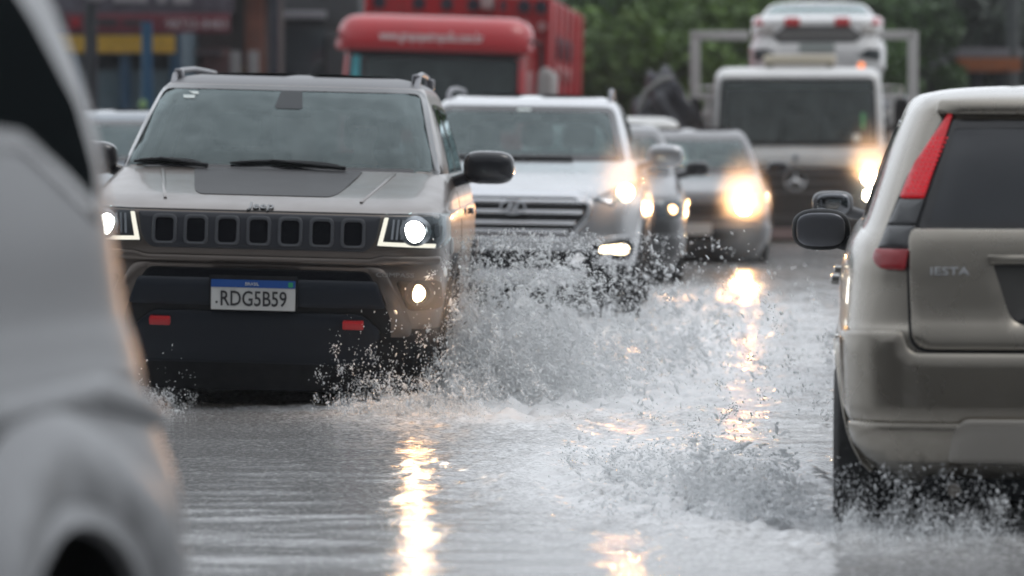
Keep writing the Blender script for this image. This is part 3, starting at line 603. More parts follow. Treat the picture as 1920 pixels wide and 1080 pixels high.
# ================================================================== SECOND SUV (silver, behind the first)
def silver_suv():
    body = [(.10,.25,4.3,.80,8),(.28,.10,4.38,.87,8),(.44,.03,4.44,.905,8),(.58,.0,4.48,.918,8),(.72,.01,4.48,.925,8),(.84,.04,4.47,.925,8),(.90,.09,4.46,.92,7),(.945,.20,4.45,.91,7),(.99,.38,4.44,.90,7),
            (1.04,.60,4.42,.885,7),(1.09,.83,4.40,.865,7),(1.13,1.0,4.38,.84,7),(1.15,1.12,4.36,.82,7)]
    green = [(1.02,.93,4.35,.83,6),(1.12,1.02,4.3,.82,6),(1.25,1.22,4.22,.79,6),(1.40,1.46,4.12,.745,6),(1.53,1.68,4.0,.695,6),(1.575,1.80,3.95,.665,6),(1.605,1.95,3.9,.62,5),(1.63,2.25,3.8,.53,4),(1.64,2.6,3.5,.35,3),(1.645,2.9,3.2,.1,3)]
    ws = rnd([(-.765,1.135),(.765,1.135),(.655,1.545),(-.655,1.545)], [.02,.02,.07,.07])
    rw = rnd([(-.60,1.14),(.60,1.14),(.52,1.46),(-.52,1.46)], .06)
    side = [rnd([(1.80,1.10),(2.6,1.10),(2.6,1.50),(2.1,1.50)], .04), rnd([(2.68,1.10),(3.5,1.16),(3.4,1.46),(2.68,1.50)], .04)]
    p = paint('silver_metallic_paint', (.44,.45,.465), .7, .26)
    t, bs, gs = car('sport_utility_car', 'silver SUV with chrome-slatted grille and one lamp glaring, second in the oncoming queue', (-.005, 26.8, 0), (0, R(.8), R(-3.3)), body, green, 2.2, 4.48, p, (.9, 3.55), ws, rw, side, 1.56,
                    wr=.35, track=.80, seats=[(-.37,2.1,.48),(.37,2.1,.48),(0,3.0,.48)], lower=(.40, BLK()), tint=glass_mat('pale_film_glass', (.6,.70,.70), .40))  # rear glass film made pale in place of the bright view through it
    F = 'front'
    hexo = rnd([(-.44,.888),(.44,.888),(.555,.83),(.53,.75),(.40,.605),(-.40,.605),(-.53,.75),(-.555,.83)], .03)
    g = panel('grille', bs, F, hexo, mat('grille_black', (.012,.013,.015), .5), t, off=.004, thick=.01, res=.05)
    ring('grille_frame', bs, F, insetp(hexo, -.025), insetp(hexo, .012), mat('silver_trim', (.6,.61,.63), .2, .9), g, off=.022, thick=.03, res=.05, bev=.006)
    for k, z in enumerate((.845,.775,.70,.64)):
        w = .50 if z > .75 else .37+(z-.6)*.8
        panel('grille_slat', bs, F, rnd([(-w,z-.011),(w,z-.011),(w,z+.011),(-w,z+.011)], .008), CHROME(), g, off=.026, thick=.02, res=.06, bev=.006)
    # slanted letter badge in an oval
    ring('oval_badge', bs, F, circ(0,.80,.095,rz=.052), circ(0,.80,.082,rz=.040), CHROME(), g, off=.045, thick=.012, res=.02)
    text('badge_letter', 'H', bs, F, 0, .80, .062, CHROME(), g, off=.045, ext=.006, w=.10, shear=.35, bold=.03)
    for s_ in (-1, 1):
        o = rnd([(s_*.56,.865),(s_*.70,.83),(s_*.88,.90),(s_*.905,1.0),(s_*.86,1.015),(s_*.72,.955)], .015)
        h = panel('headlight', bs, F, o, mat('lamp_housing', (.10,.105,.115), .2, .6), t, off=.004, thick=.02, res=.03)
        y = float(bs.P(F, s_*.795, .915)[1])
        disc_lamp('projector', (s_*.80, y-.045, .925), .058, emat('halogen_lamp', (1,.86,.60), 26), h, .045)
        if s_ > 0: lamp_light('head_light', (s_*.80, y-.20, .93), 60, (1,.47,.17), t, tilt=-130, cone=130)
        panel('reflector', bs, F, rnd([(s_*.60,.872),(s_*.70,.845),(s_*.72,.93)], .01)[::s_], CHROME(), h, off=.010, thick=.005, res=.05)
        panel('lens', bs, F, o, CLEAR(), h, off=.026, thick=.003, res=.03)
        fo = rnd([(s_*.585,.480),(s_*.80,.470),(s_*.84,.52),(s_*.80,.585),(s_*.60,.555)], .025)
        fg = panel('fog_lamp', bs, F, insetp(fo, -.03), BLK(), t, off=.008, thick=.02, res=.04, bev=.004)
        panel('fog_bulb', bs, F, rnd([(s_*.62,.495),(s_*.80,.485),(s_*.825,.52),(s_*.80,.558),(s_*.63,.54)], .02), emat('warm_fog', (1,.80,.52), 8), fg, off=.014, thick=.006, res=.04)
        side_mirror(t, s_*1.06, 1.62, 1.185, s_, p, size=(.135,.085,.085))
        b = MB(); b.tube([(s_*.62,2.0,1.575),(s_*.625,2.08,1.64),(s_*.62,2.3,1.675),(s_*.61,2.8,1.685),(s_*.60,3.4,1.675),(s_*.60,3.7,1.60)], .018, 10); b.build('roof_rail', mat('grey_rail', ()), t)
        for wy in (.9, 3.55): ring('arch_cladding', bs, 'right' if s_ > 0 else 'left', arch_poly(wy,.27,.46,zmin=.10), arch_poly(wy,.27,.40,zmin=.05), BLK(), t, off=.018, thick=.03, res=.06)
    panel('bumper_crease', bs, F, rnd([(-.9,.60),(-.62,.56),(-.44,.565),(.44,.565),(.62,.56),(.9,.60),(.9,.635),(.60,.60),(-.60,.60),(-.9,.635)], .01), p, t, off=.016, thick=.03, res=.05, bev=.010)
    panel('lower_intake', bs, F, rnd([(-.55,.50),(.55,.50),(.60,.40),(-.60,.40)], .02), BLK(), t, off=.006, thick=.01, res=.05)
    panel('skid_plate', bs, F, rnd([(-.55,.38),(.55,.38),(.48,.26),(-.48,.26)], .02), mat('silver_trim', ()), t, off=.02, thick=.02, res=.05, bev=.005)
    for (xa, xb) in ((-.72,-.30),(-.22,.38)):
        P_ = gs.P(F, np.linspace(xa, xb, 7), np.full(7, 1.150)); b = MB(); b.tube([Vector(q)+Vector((0,-.014,.01)) for q in P_], .010, 8); b.build('wiper', BLK(), t)
    panel('rear_view_mirror', gs, F, rect(0,1.50,.20,.055,.02), BLK(), t, off=-.03, thick=.03, res=.06)
    panel('windscreen_sticker', gs, F, rect(-.02,1.515,.10,.02,.004), mat('sticker_white', ()), t, off=.006, thick=.001, res=.04)
silver_suv()

# ================================================================== OLDER CARS BEHIND
def simple_car(label, loc, rot, paintm, mirm, lampm, dz=0, L=3.9, hh=.70, group=None, lampx=.62, lampz=None, width=1.0, rows=None, seats=True, sink=0, glow=0, lampr=.06):
    z = lambda v: v-sink
    w = width
    body = [(z(.12),.22,L-.2,.74*w,7),(z(.28),.08,L-.08,.80*w,7),(z(.42),.02,L-.02,.825*w,7),(z(.55),.0,L,.835*w,7),(z(.66),.02,L,.835*w,7),(z(hh+.02),.10,L-.01,.83*w,6),(z(hh+.08),.30,L-.02,.82*w,6),(z(hh+.14),.58,L-.03,.80*w,6),(z(hh+.19),.82,L-.04,.78*w,6),(z(hh+.22),.98,L-.05,.76*w,6)]
    z0 = hh+.22
    green = [(z(z0-.12),.82,L-.06,.765*w,6),(z(z0),.96,L-.10,.755*w,6),(z(z0+.15),1.20,L-.20,.72*w,6),(z(z0+.30),1.46,L-.32,.67*w,6),(z(z0+.40),1.68,L-.42,.62*w,6),(z(z0+.44),1.80,L-.50,.585*w,5),(z(z0+.47),2.0,L-.62,.51*w,4),(z(z0+.485),2.3,L-.9,.36*w,3),(z(z0+.49),2.5,L-1.1,.1,3)]
    ws = rnd([(-.70*w,z(z0+.015)),(.70*w,z(z0+.015)),(.585*w,z(z0+.38)),(-.585*w,z(z0+.38))], [.02,.02,.06,.06])
    rw = rnd([(-.55*w,z(z0+.04)),(.55*w,z(z0+.04)),(.48*w,z(z0+.36)),(-.48*w,z(z0+.36))], .05)
    side = [rnd([(1.62,z(z0)),(2.35,z(z0)),(2.35,z(z0+.36)),(1.95,z(z0+.36))], .04), rnd([(2.42,z(z0)),(3.1,z(z0+.03)),(2.98,z(z0+.35)),(2.42,z(z0+.36))], .04)]
    t, bs, gs = car('parked_car', label, loc, rot, body, green, L/2-.05, L, paintm, (.78, L-.75), ws, rw, side, z(z0+.42), wr=.30, track=.70*w, seats=[(-.33,1.9),(.33,1.9)] if seats else (), group=group, tint=glass_mat('light_tint_glass', (.6,.68,.68), .1))
    t.name = 'hatchback_car'
    F = 'front'; zl = z(hh-.06) if lampz is None else lampz
    panel('grille', bs, F, rnd([(-.38*w,zl-.07),(.38*w,zl-.07),(.40*w,zl+.05),(-.40*w,zl+.05)], .02), mat('grille_black', ()), t, off=.004, thick=.01, res=.05)
    panel('bumper', bs, F, rnd([(-.79*w,z(.30)),(.79*w,z(.30)),(.81*w,z(.50)),(-.81*w,z(.50))], .03), paintm, t, off=.035, thick=.05, res=.05, bev=.015)
    panel('lower_intake', bs, F, rnd([(-.45,z(.34)),(.45,z(.34)),(.48,z(.44)),(-.48,z(.44))], .02), BLK(), t, off=.038, thick=.01, res=.05)
    panel('licence_plate', bs, F, rect(0,z(.46),.38,.11,.006), mat('plate_white', ()), t, off=.05, thick=.015, res=.08)
    for s_ in (-1, 1):
        o = rnd([(s_*(lampx-.17),zl-.07),(s_*(lampx+.13),zl-.07),(s_*(lampx+.17),zl+.08),(s_*(lampx-.17),zl+.06)], .03)
        h = panel('headlight', bs, F, o, mat('lamp_housing', ()), t, off=.005, thick=.02, res=.03)
        y = float(bs.P(F, s_*lampx, zl)[1]); disc_lamp('projector', (s_*lampx, y-.012, zl), lampr, lampm, h, .02)
        if glow and s_ > 0: lamp_light('head_light', (s_*lampx, y-.24, zl), glow, (1,.50,.20), t, tilt=-130, cone=130)
        panel('lens', bs, F, o, CLEAR(), h, off=.026, thick=.003, res=.03)
        panel('indicator_lamp', bs, 'right' if s_ > 0 else 'left', rnd([(.42,zl-.05),(.62,zl-.03),(.62,zl+.06),(.45,zl+.07)], .015), mat('amber_lens', (.6,.18,.02), .2), t, off=.010, thick=.02, res=.04)
        side_mirror(t, s_*(.835*w+.12), 1.35, z(z0+.06), s_, mirm, size=(.11,.07,.07))
    return t, bs, gs
simple_car('silver hatchback with black door mirror, squeezed close behind the silver SUV', (.74, 33.6, 0), (0,0,R(-1.5)), paint('dull_silver_paint', (.10,.102,.106), .6, .35), mat('black_mirror_cap', ()), emat('amber_lamp', (1,.58,.25), 14), hh=.80, L=4.2, lampx=.70, lampz=.66, sink=.06, glow=8, lampr=.036)
simple_car('dark grey hatchback with blazing headlamp, in front of the white carrier truck', (1.89, 39.0, 0), (0,0,R(-1.0)), paint('dark_grey_paint', (.13,.13,.135), .5, .35), mat('black_mirror_cap', ()), emat('glaring_lamp', (1,.88,.66), 50), hh=.80, L=4.0, lampx=.52, lampz=.57, sink=.09, glow=340)
simple_car('dark blue-grey car half hidden behind the mirror of the grey SUV', (-3.62, 32.0, 0), (0,0,R(2)), paint('blue_grey_paint', (.13,.16,.19), .4, .35), mat('black_mirror_cap', ()), mat('unlit_lamp', (.5,.5,.5), .1), hh=.86, L=4.2)
simple_car('white car on the right just ahead of the beige hatchback, mostly hidden by it', (0,0,0), (0,0,0), paint('white_paint', (.70,.70,.69), 0, .3), mat('grey_mirror_shell', (.12,.12,.125), .25, .3), mat('unlit_lamp', ()), hh=.82, L=4.2, sink=.15)
WC = [o for o in bpy.data.objects if o.get('label', '').startswith('white car on the right')][0]
def place(o, x, y, yaw, L):
    """put a car heading away from the camera so that the middle of its tail is at x, y"""
    a = R(180)+yaw; v = Matrix.Rotation(a, 3, 'Z') @ Vector((0, L, 0)); o.rotation_euler = (0, 0, a); o.location = (x-v.x, y-v.y, 0)
place(WC, 2.55, 17.2, R(-2.5), 4.2)

# ================================================================== BEIGE HATCHBACK (right foreground, seen from behind)
def beige_hatch():
    L = 3.93; body = [(.16,.25,L-.16,.72,9),(.22,.12,L-.07,.78,9),(.30,.05,L-.02,.81,9),(.364,.02,L,.822,9),(.46,.0,L-.005,.832,9),(.60,.0,L-.02,.838,9),(.665,.02,L-.03,.84,9),(.70,.05,L-.055,.838,9),(.80,.20,L-.075,.835,8),(.88,.45,L-.09,.825,8),(.94,.80,L-.105,.805,8),(.98,1.0,L-.12,.78,8),(1.0,1.1,L-.14,.76,8)]
    green = [(.90,.85,L-.10,.80,9),(.97,1.0,L-.125,.775,9),(1.02,1.06,L-.15,.75,9),(1.12,1.25,L-.20,.715,9),(1.25,1.5,L-.27,.67,9),(1.36,1.78,L-.34,.625,9),(1.41,1.92,L-.36,.605,8),(1.44,2.0,L-.40,.585,7),(1.46,2.2,L-.50,.545,6),(1.478,2.45,L-.70,.45,5),(1.488,2.7,L-1.0,.28,4),(1.49,2.9,L-1.2,.1,3)]
    p = paint('beige_metallic_paint', (.27,.247,.21), .85, .24, noise=.08)
    rw = rnd([(-.572,.995),(.572,.995),(.47,1.362),(-.47,1.362)], [.03,.03,.04,.04])
    ws = rnd([(-.70,1.0),(.70,1.0),(.58,1.39),(-.58,1.39)], .05)
    side = [rnd([(1.55,1.0),(2.35,1.0),(2.35,1.37),(1.95,1.37)], .04), rnd([(2.42,1.0),(3.15,1.03),(3.05,1.36),(2.42,1.37)], .04)]
    dark = mat('smoked_rear_glass', (.010,.013,.018), .06, coat=.6)
    t, bs, gs = car('hatchback_car', 'beige hatchback driving away on the right with its tall red tail light lit', (0,0,0), (0,0,0), body, green, 2.0, L, p, (.80, 3.30), ws, rw, side, 1.405, wr=.31, track=.745, seats=[(-.35,2.0),(.35,2.0)], frit=.04, tint=dark)
    place(t, 1.895, 12.17, R(-5.6), L)
    B = 'rear'
    # tailgate: a slightly raised panel with its shut lines, lower window, number plate recess
    rec = rnd([(-.325,.885),(.325,.885),(.26,.680),(-.26,.680)], [.01,.01,.06,.06])
    tg = panel('tailgate', bs, B, rnd([(-.610,.995),(.610,.995),(.598,.600),(-.598,.600)], [.002,.002,.07,.07]), BLK(), t, off=.002, thick=.004, res=.05)
    # the painted skin, cut round the recess
    panel('tailgate_skin', bs, B, rnd([(-.600,.998),(.600,.998),(.588,.610),(-.588,.610)], [.002,.002,.065,.065]), p, tg, off=.014, thick=.02, res=.03, bev=.006, holes=[rec])
    panel('plate_recess', bs, B, insetp(rec, -.005), mat('recess_grey', (.06,.058,.055), .5), tg, off=.004, thick=.004, res=.05)
    panel('tailgate_handle', bs, B, rnd([(-.345,.912),(.345,.912),(.335,.885),(-.335,.885)], .006), p, tg, off=.032, thick=.03, res=.05, bev=.006)
    pl = panel('licence_plate', bs, B, rect(0,.775,.40,.13,.006), mat('plate_grey', (.35,.36,.37), .4), t, off=.012, thick=.01, res=.08)
    # upper roof lip and spoiler
    panel('roof_lip', gs, B, rnd([(-.50,1.372),(.50,1.372),(.49,1.412),(-.49,1.412)], .01), p, t, off=.035, thick=.05, res=.05, bev=.01)
    text('tailgate_badge', 'IESTA', bs, B, .465, .862, .026, CHROME(), t, off=.016, ext=.003, w=.125, flip=True, bold=.01)
    sil = mat('smoked_lamp', (.055,.058,.062), .10, coat=.5)
    for s_ in (-1, 1):
        up = [(.450,1.385),(.460,1.388),(.498,1.33),(.552,1.25),(.592,1.18),(.624,1.10),(.548,1.10)]
        mid = [(.548,1.094),(.624,1.094),(.662,1.012),(.576,1.012)]; low_ = [(.576,1.006),(.664,1.006),(.695,.935),(.596,.935)]
        up, mid, low_ = [[(s_*a, b) for a, b in q] for q in (up, mid, low_)]
        tl = panel('tail_light', gs, B, rnd([(s_*.440,1.400),(s_*.466,1.398),(s_*.508,1.325),(s_*.604,1.17),(s_*.668,1.012),(s_*.70,.930),(s_*.590,.930),(s_*.558,1.04)], .01), BLK(), t, off=.006, thick=.03, res=.03)
        panel('upper_lens', gs, B, rnd(up, .008), mat('tail_lens', (.26,.004,.009), .14, coat=.7, noise=.35, nscale=70, emis=(1,.015,.03), es=.25), tl, off=.016, thick=.02, res=.02, bev=.004)
        # the lit reflector cells
        b_ = []
        for i in range(13):
            for j in range(4):
                v = 1.118+i*.0145; u = .572+(j-1.5)*.0145-(v-1.115)*.44
                b_.append((u*s_, v))
        V = []; F_ = []
        for (u, v) in b_:
            P0 = gs.P(B, np.array([u]), np.array([v]))[0]; N0 = gs.N(B, np.array([u]), np.array([v]))[0]; q = P0+N0*.0185; k = len(V)
            V += [tuple(q+np.array(d)) for d in ((-.0048,0,0),(0,0,-.0045),(.0048,0,0),(0,0,.0045))]+[tuple(q+N0*.0025)]
            F_ += [(k,k+1,k+4),(k+1,k+2,k+4),(k+2,k+3,k+4),(k+3,k,k+4)]
        link('lit_cells', mesh_np('lit_cells', V, F_, emat('tail_glow', (1,.04,.06), .62), smooth=False), tl)
        panel('middle_lens', gs, B, rnd(mid, .006), sil, tl, off=.014, thick=.02, res=.03, bev=.003)
        panel('middle_lens', gs, B, rnd(low_, .006), sil, tl, off=.014, thick=.02, res=.03, bev=.003)
        panel('lower_lens', bs, B, rnd([(s_*.597,.930),(s_*.700,.930),(s_*.712,.90),(s_*.690,.868),(s_*.610,.864)], [.004,.004,.02,.03,.01]), mat('dark_red_lens', (.30,.008,.014), .12, coat=1), tl, off=.020, thick=.03, res=.03, bev=.005)
        side_mirror(t, s_*.925, 1.50, .945, s_, BLK(), size=(.115,.06,.082), p=2.6, glass=mat('dull_mirror_glass', (.16,.165,.18), .35, .8))
        pr = 'right' if s_ > 0 else 'left'
        for yy in (1.95, 2.85): panel('door_handle', bs, pr, rect(yy,.80,.17,.035,.012), mat('handle_chrome', (.4,.39,.37), .2, .8), t, off=.035, thick=.03, res=.05, bev=.008)
        for yy in (1.35, 2.38): panel('door_seam', bs, pr, [(yy,.30),(yy+.008,.30),(yy+.012,.96),(yy+.004,.96)], BLK(), t, off=.002, thick=.004, res=.05)
        ring('arch_lip', bs, pr, arch_poly(3.30,.23,.385,zmin=.2), arch_poly(3.30,.23,.355,zmin=.15), p, t, off=.018, thick=.03, res=.05, bev=.004)
        panel('sill_moulding', bs, pr, rnd([(1.2,.24),(2.9,.24),(2.9,.30),(1.2,.30)], .01), BLK(), t, off=.02, thick=.03, res=.08)
        panel('side_moulding', bs, pr, rnd([(1.4,.56),(2.85,.56),(2.85,.60),(1.4,.60)], .01), p, t, off=.016, thick=.02, res=.08)
    # bumper
    bp = panel('bumper', bs, B, rnd([(-.815,.66),(-.62,.665),(-.595,.595),(.595,.595),(.62,.665),(.815,.66),(.80,.42),(.775,.368),(-.775,.368),(-.80,.42)], [.02,.02,.05,.05,.02,.02,.02,.01,.01,.02]), p, t, off=.030, thick=.05, res=.04, bev=.014)
    panel('bumper_valance', bs, B, rnd([(-.77,.372),(.77,.372),(.76,.31),(.70,.25),(-.70,.25),(-.76,.31)], [.01,.01,.02,.03,.03,.02]), p, bp, off=.042, thick=.05, res=.04, bev=.012)
    panel('bumper_insert', bs, B, rnd([(-.42,.385),(.42,.385),(.455,.35),(.47,.262),(-.47,.262),(-.455,.35)], .02), paint('beige_insert_paint', (.30,.28,.25), .4, .35), bp, off=.052, thick=.05, res=.04, bev=.006)
    panel('bumper_seam', bs, B, [(-.90,.668),(-.61,.670),(-.61,.673),(-.90,.671)], BLK(), bp, off=.004, thick=.004, res=.05)
    MB().tube([(.45,3.7,.15),(.45,3.95,.15)], .022, 12).build('exhaust_pipe', mat('dirty_steel', (.2,.18,.16), .4, .8), t)
    MB().box((.0,3.2,.16), (1.1,1.2,.12), bev=.03).build('rear_axle', BLK(), t)
    for sx in (-.66,.66): MB().box((sx,2.92,.12), (.20,.02,.30), bev=.01).build('mud_flap', RUBBER(), t)
    return t
beige_hatch()

# ================================================================== NEAR SILVER CAR (left edge, very close)
def near_car():
    L = 4.0; body = [(.14,.3,L-.20,.78,7),(.25,.12,L-.08,.84,7),(.42,.03,L-.03,.86,7),(.56,.0,L-.03,.862,7),(.68,.02,L-.03,.866,7),(.78,.1,L-.03,.832,7),(.86,.3,L-.05,.805,7),(.95,.6,L-.07,.79,7),(1.02,1.0,L-.11,.775,7)]
    green = [(.92,.85,L-.08,.80,7),(1.02,1.0,L-.10,.775,7),(1.15,1.25,L-.14,.768,7),(1.30,1.5,L-.17,.75,7),(1.42,1.7,L-.22,.725,7),(1.54,1.9,L-.28,.69,7),(1.66,2.1,L-.36,.64,6),(1.74,2.3,L-.6,.56,4),(1.78,2.5,L-1.0,.3,3),(1.785,2.7,L-1.2,.1,3)]
    p = mat('near_silver_paint', (.19,.194,.202), .38, .3, noise=.08, nscale=3)
    ws = rnd([(-.70,1.04),(.70,1.04),(.60,1.44),(-.60,1.44)], .05); rw = rnd([(-.60,1.05),(.60,1.05),(.52,1.42),(-.52,1.42)], .05)
    side = [rnd([(3.47,1.16),(3.51,1.25),(3.45,1.37),(3.32,1.48),(3.14,1.68),(2.2,1.70),(2.2,1.32),(3.08,1.285)], .02)]
    t, bs, gs = car('hatchback_car', 'silver car out of focus at the left edge, passing very close', (-2.115, 2.79, 0), (0,0,R(-12)), body, green, 2.0, L, p, (.8, 2.98), ws, rw, side, 1.68, wr=.36, track=.745, seats=[(-.35,2.0),(.35,2.0)], frit=.03, tint=mat('dull_dark_glass', (.008,.010,.011), .9, spec=0), archr=.445)
    for s_ in (-1, 1):
        pr = 'right' if s_ > 0 else 'left'
        ring('arch_lip', bs, pr, arch_poly(2.98,.28,.475,zmin=.2), arch_poly(2.98,.28,.44,zmin=.15), p, t, off=.02, thick=.03, res=.05, bev=.005)
        ring('wing_flare', bs, pr, arch_poly(2.98,.28,.62,zmin=.28), arch_poly(2.98,.28,.47,zmin=.2), p, t, off=.045, thick=.06, res=.05, bev=.035)
        panel('shoulder_crease', bs, pr, rnd([(1.2,.90),(3.3,.93),(3.82,.84),(3.82,.80),(3.3,.88),(1.2,.86)], .02), p, t, off=.025, thick=.03, res=.05, bev=.014)
        panel('door_handle', bs, pr, rect(2.2,.78,.20,.035,.012), p, t, off=.035, thick=.03, res=.05, bev=.008)
    panel('bumper', bs, 'rear', rnd([(-.80,.34),(.80,.34),(.80,.62),(-.80,.62)], .05), p, t, off=.015, thick=.05, res=.05, bev=.015)
    panel('tailgate_seam', bs, 'rear', rect(0,.80,1.2,.012,.004), BLK(), t, off=.003, thick=.006, res=.05)
near_car()

# ================================================================== WHITE CARRIER TRUCK
def carrier_truck():
    t = thing('carrier_truck', 'white flatbed recovery truck with a pipe headboard at the back of the queue', 'truck', (3.56, 46.8, 0), (0, 0, R(-5)))
    wp = paint('truck_white_paint', (.66,.66,.65), 0, .35)
    body = [(.02,.1,1.75,1.02,10),(.30,.04,1.8,1.06,10),(.62,.0,1.82,1.075,10),(.95,.0,1.84,1.09,10),(1.18,.02,1.85,1.10,10),(1.45,.10,1.85,1.09,10),(1.80,.22,1.85,1.07,10),(2.06,.31,1.84,1.045,10),(2.13,.38,1.82,1.02,9),(2.18,.50,1.78,.97,8),(2.205,.75,1.6,.85,6),(2.21,1.0,1.3,.3,4)]
    cs = Shell(body, .9); ws = rnd([(-1.0,1.21),(1.0,1.21),(.965,2.06),(-.965,2.06)], [.04,.04,.08,.08])
    sw = rnd([(.42,1.25),(1.3,1.25),(1.3,1.95),(.62,1.95)], .05)
    ah = [(pr, arch_poly(.85,.36,.50,zmin=-.2)) for pr in ('left', 'right')]
    link('cab', cs.mesh('cab', wp, [('front', insetp(ws, .03)), ('left', insetp(sw, .02)), ('right', insetp(sw, .02))]+ah, cap=True), t)
    w_ = panel('windscreen', cs, 'front', ws, PANE(), t, off=.003, thick=.004, res=.12, resv=.08); ring('windscreen_seal', cs, 'front', ws, insetp(ws, .045), GLOSSBLK(), w_, off=.008, thick=.015, res=.1)
    for pr in ('left', 'right'): panel('side_window', cs, pr, sw, TINT(), t, off=.003, thick=.004, res=.12)
    MB().box((0,1.75,1.2), (1.9,.06,1.5), bev=.02).build('cab_back', DARKIN(), t)
    MB().box((0,.55,1.12), (1.95,.6,.16), bev=.05).build('dashboard', DARKIN(), t)
    seat(t, -.55, 1.15, .85); seat(t, .55, 1.15, .85); seat(t, 0, 1.15, .85); 
    e = steering(t, .55, .75, 1.32)
    F = 'front'; dk = mat('truck_dark_grey', (.055,.052,.052), .4)
    panel('front_band', cs, F, rnd([(-1.04,.97),(1.04,.97),(1.04,1.15),(-1.04,1.15)], .03), wp, t, off=.03, thick=.05, res=.1, bev=.015)
    g = panel('grille', cs, F, rnd([(-1.0,.30),(1.0,.30),(1.02,.94),(-1.02,.94)], .04), dk, t, off=.012, thick=.03, res=.1)
    for z in (.86,.74,.62): panel('grille_slat', cs, F, rect(0,z,1.15,.05,.015), mat('slat_grey', (.09,.085,.085), .35), g, off=.04, thick=.03, res=.12, bev=.008)
    y = float(cs.P(F, 0, .80)[1]); ring('star_ring', cs, F, circ(-.02,.79,.145), circ(-.02,.79,.115), CHROME(), g, off=.065, thick=.02, res=.04)
    b = MB()
    for k in range(3):
        a = R(90+120*k); b.tube([(-.02, y-.06, .79), (-.02+.10*math.cos(a), y-.06, .79+.10*math.sin(a))], [.022,.007], 6)
    b.build('star_emblem', CHROME(), g)
    disc_lamp('band_badge', (-.02, y-.05, 1.06), .035, mat('badge_blue_grey', (.10,.13,.18), .3), t, .01)
    panel('bumper', cs, F, rnd([(-1.08,.02),(1.08,.02),(1.10,.34),(-1.10,.34)], .05), dk, t, off=.06, thick=.08, res=.1, bev=.02)
    panel('bumper_strip', cs, F, rect(0,.30,2.0,.035,.01), mat('slat_grey', ()), t, off=.07, thick=.02, res=.12)
    panel('licence_plate', cs, F, rect(-.12,.13,.40,.13,.01), mat('pinkish_plate', (.42,.30,.29), .4), t, off=.075, thick=.02, res=.1)
    for s_ in (-1, 1):
        h = panel('headlight', cs, F, rnd([(s_*.70,.42),(s_*1.0,.42),(s_*1.03,.95),(s_*.80,.95)], .05), mat('lamp_housing', ()), t, off=.035, thick=.03, res=.06)
        for z, r in ((.82,.085),(.60,.06)):
            q = cs.P(F, np.array([s_*.90]), np.array([z]))[0]; disc_lamp('projector', (q[0], q[1]-.03, z), r, emat('truck_lamp', (1,.86,.62), 70 if z > .7 and s_ > 0 else .6) if s_ > 0 else mat('unlit_lamp', ()), h, .05)
        if s_ > 0: lamp_light('head_light', (q[0], -.30, .82), 150, (1,.50,.20), t, tilt=-130, cone=130)
        b = MB(); b.tube([(s_*1.06,.3,1.95),(s_*1.30,.2,1.95),(s_*1.32,.2,1.25),(s_*1.07,.25,1.2)], .02, 8); b.build('mirror_bracket', mat('pipe_grey', (.52,.51,.50), .5), t)
        side_mirror(t, s_*1.30, .22, 1.60, s_, BLK(), size=(.10,.06,.22))
        panel('wiper', cs, F, rnd([(s_*.10,1.235),(s_*.62,1.215),(s_*.62,1.235),(s_*.10,1.26)], .004)[::s_], BLK(), t, off=.02, thick=.02, res=.1)
        wheel(t, s_*.93, .85, .40, .22, side=s_); wheel(t, s_*.93, 5.2, .40, .22, side=s_)
    panel('windscreen_sticker', cs, F, rect(.74,1.31,.09,.09,.02), mat('sticker_white', ()), t, off=.01, thick=.001, res=.1)
    panel('windscreen_sticker', cs, F, rect(.82,1.52,.05,.20,.02), mat('sticker_green', (.10,.35,.14), .6), t, off=.01, thick=.001, res=.1)
    lb = MB().box((.02,.85,2.30), (.92,.28,.13), bev=.04).build('light_bar', mat('cream_lens', (.62,.56,.44), .25, coat=.6), t)
    for x in (-.36,.40): MB().box((x,.85,2.215), (.08,.2,.06), bev=.01).build('bar_foot', BLK(), lb)
    MB().ell((.80,.72,2.23), (.045,.045,.035)).build('marker_lamp', mat('orange_marker', (.8,.20,.05), .2, emis=(1,.25,.05), es=1.2), t)
    # headboard of square pipe behind the cab
    b = MB(); pg = mat('pipe_grey', ())
    for s_ in (-1, 1):
        b.box((s_*1.42+.06,2.25,1.72), (.13,.10,1.96), bev=.012)
        b.box((s_*1.14,2.25,1.86), (.39,.09,.09), bev=.012)
        b.box((s_*1.20,2.25,1.45), (.07,.07,.80), bev=.012)
    
    b.box((-1.04,2.25,2.65), (.76,.10,.12), bev=.012); b.box((1.26,2.25,2.65), (.46,.10,.12), bev=.012)
    b.box((0,2.25,1.62), (2.6,.09,.09), bev=.012); b.build('headboard_frame', pg, t)
    MB().box((0,5.2,.92), (2.45,6.4,.16), bev=.03).build('flatbed', mat('bed_grey', (.16,.16,.16), .5, .4), t)
    MB().box((0,4.6,.62), (.9,6.5,.32), bev=.03).build('chassis', BLK(), t)
    for s_ in (-1, 1): MB().box((s_*1.12,2.7,1.25), (.22,.7,.9), bev=.03).build('tool_locker', mat('navy_black_plastic', ()), t)
    b = MB()
    for s_ in (-.62,.62): b.box((s_,4.6,1.32), (.38,4.6,.62), bev=.02)
    b.build('loading_ramps', mat('bed_grey', ()), t)
    return t
CT = carrier_truck()

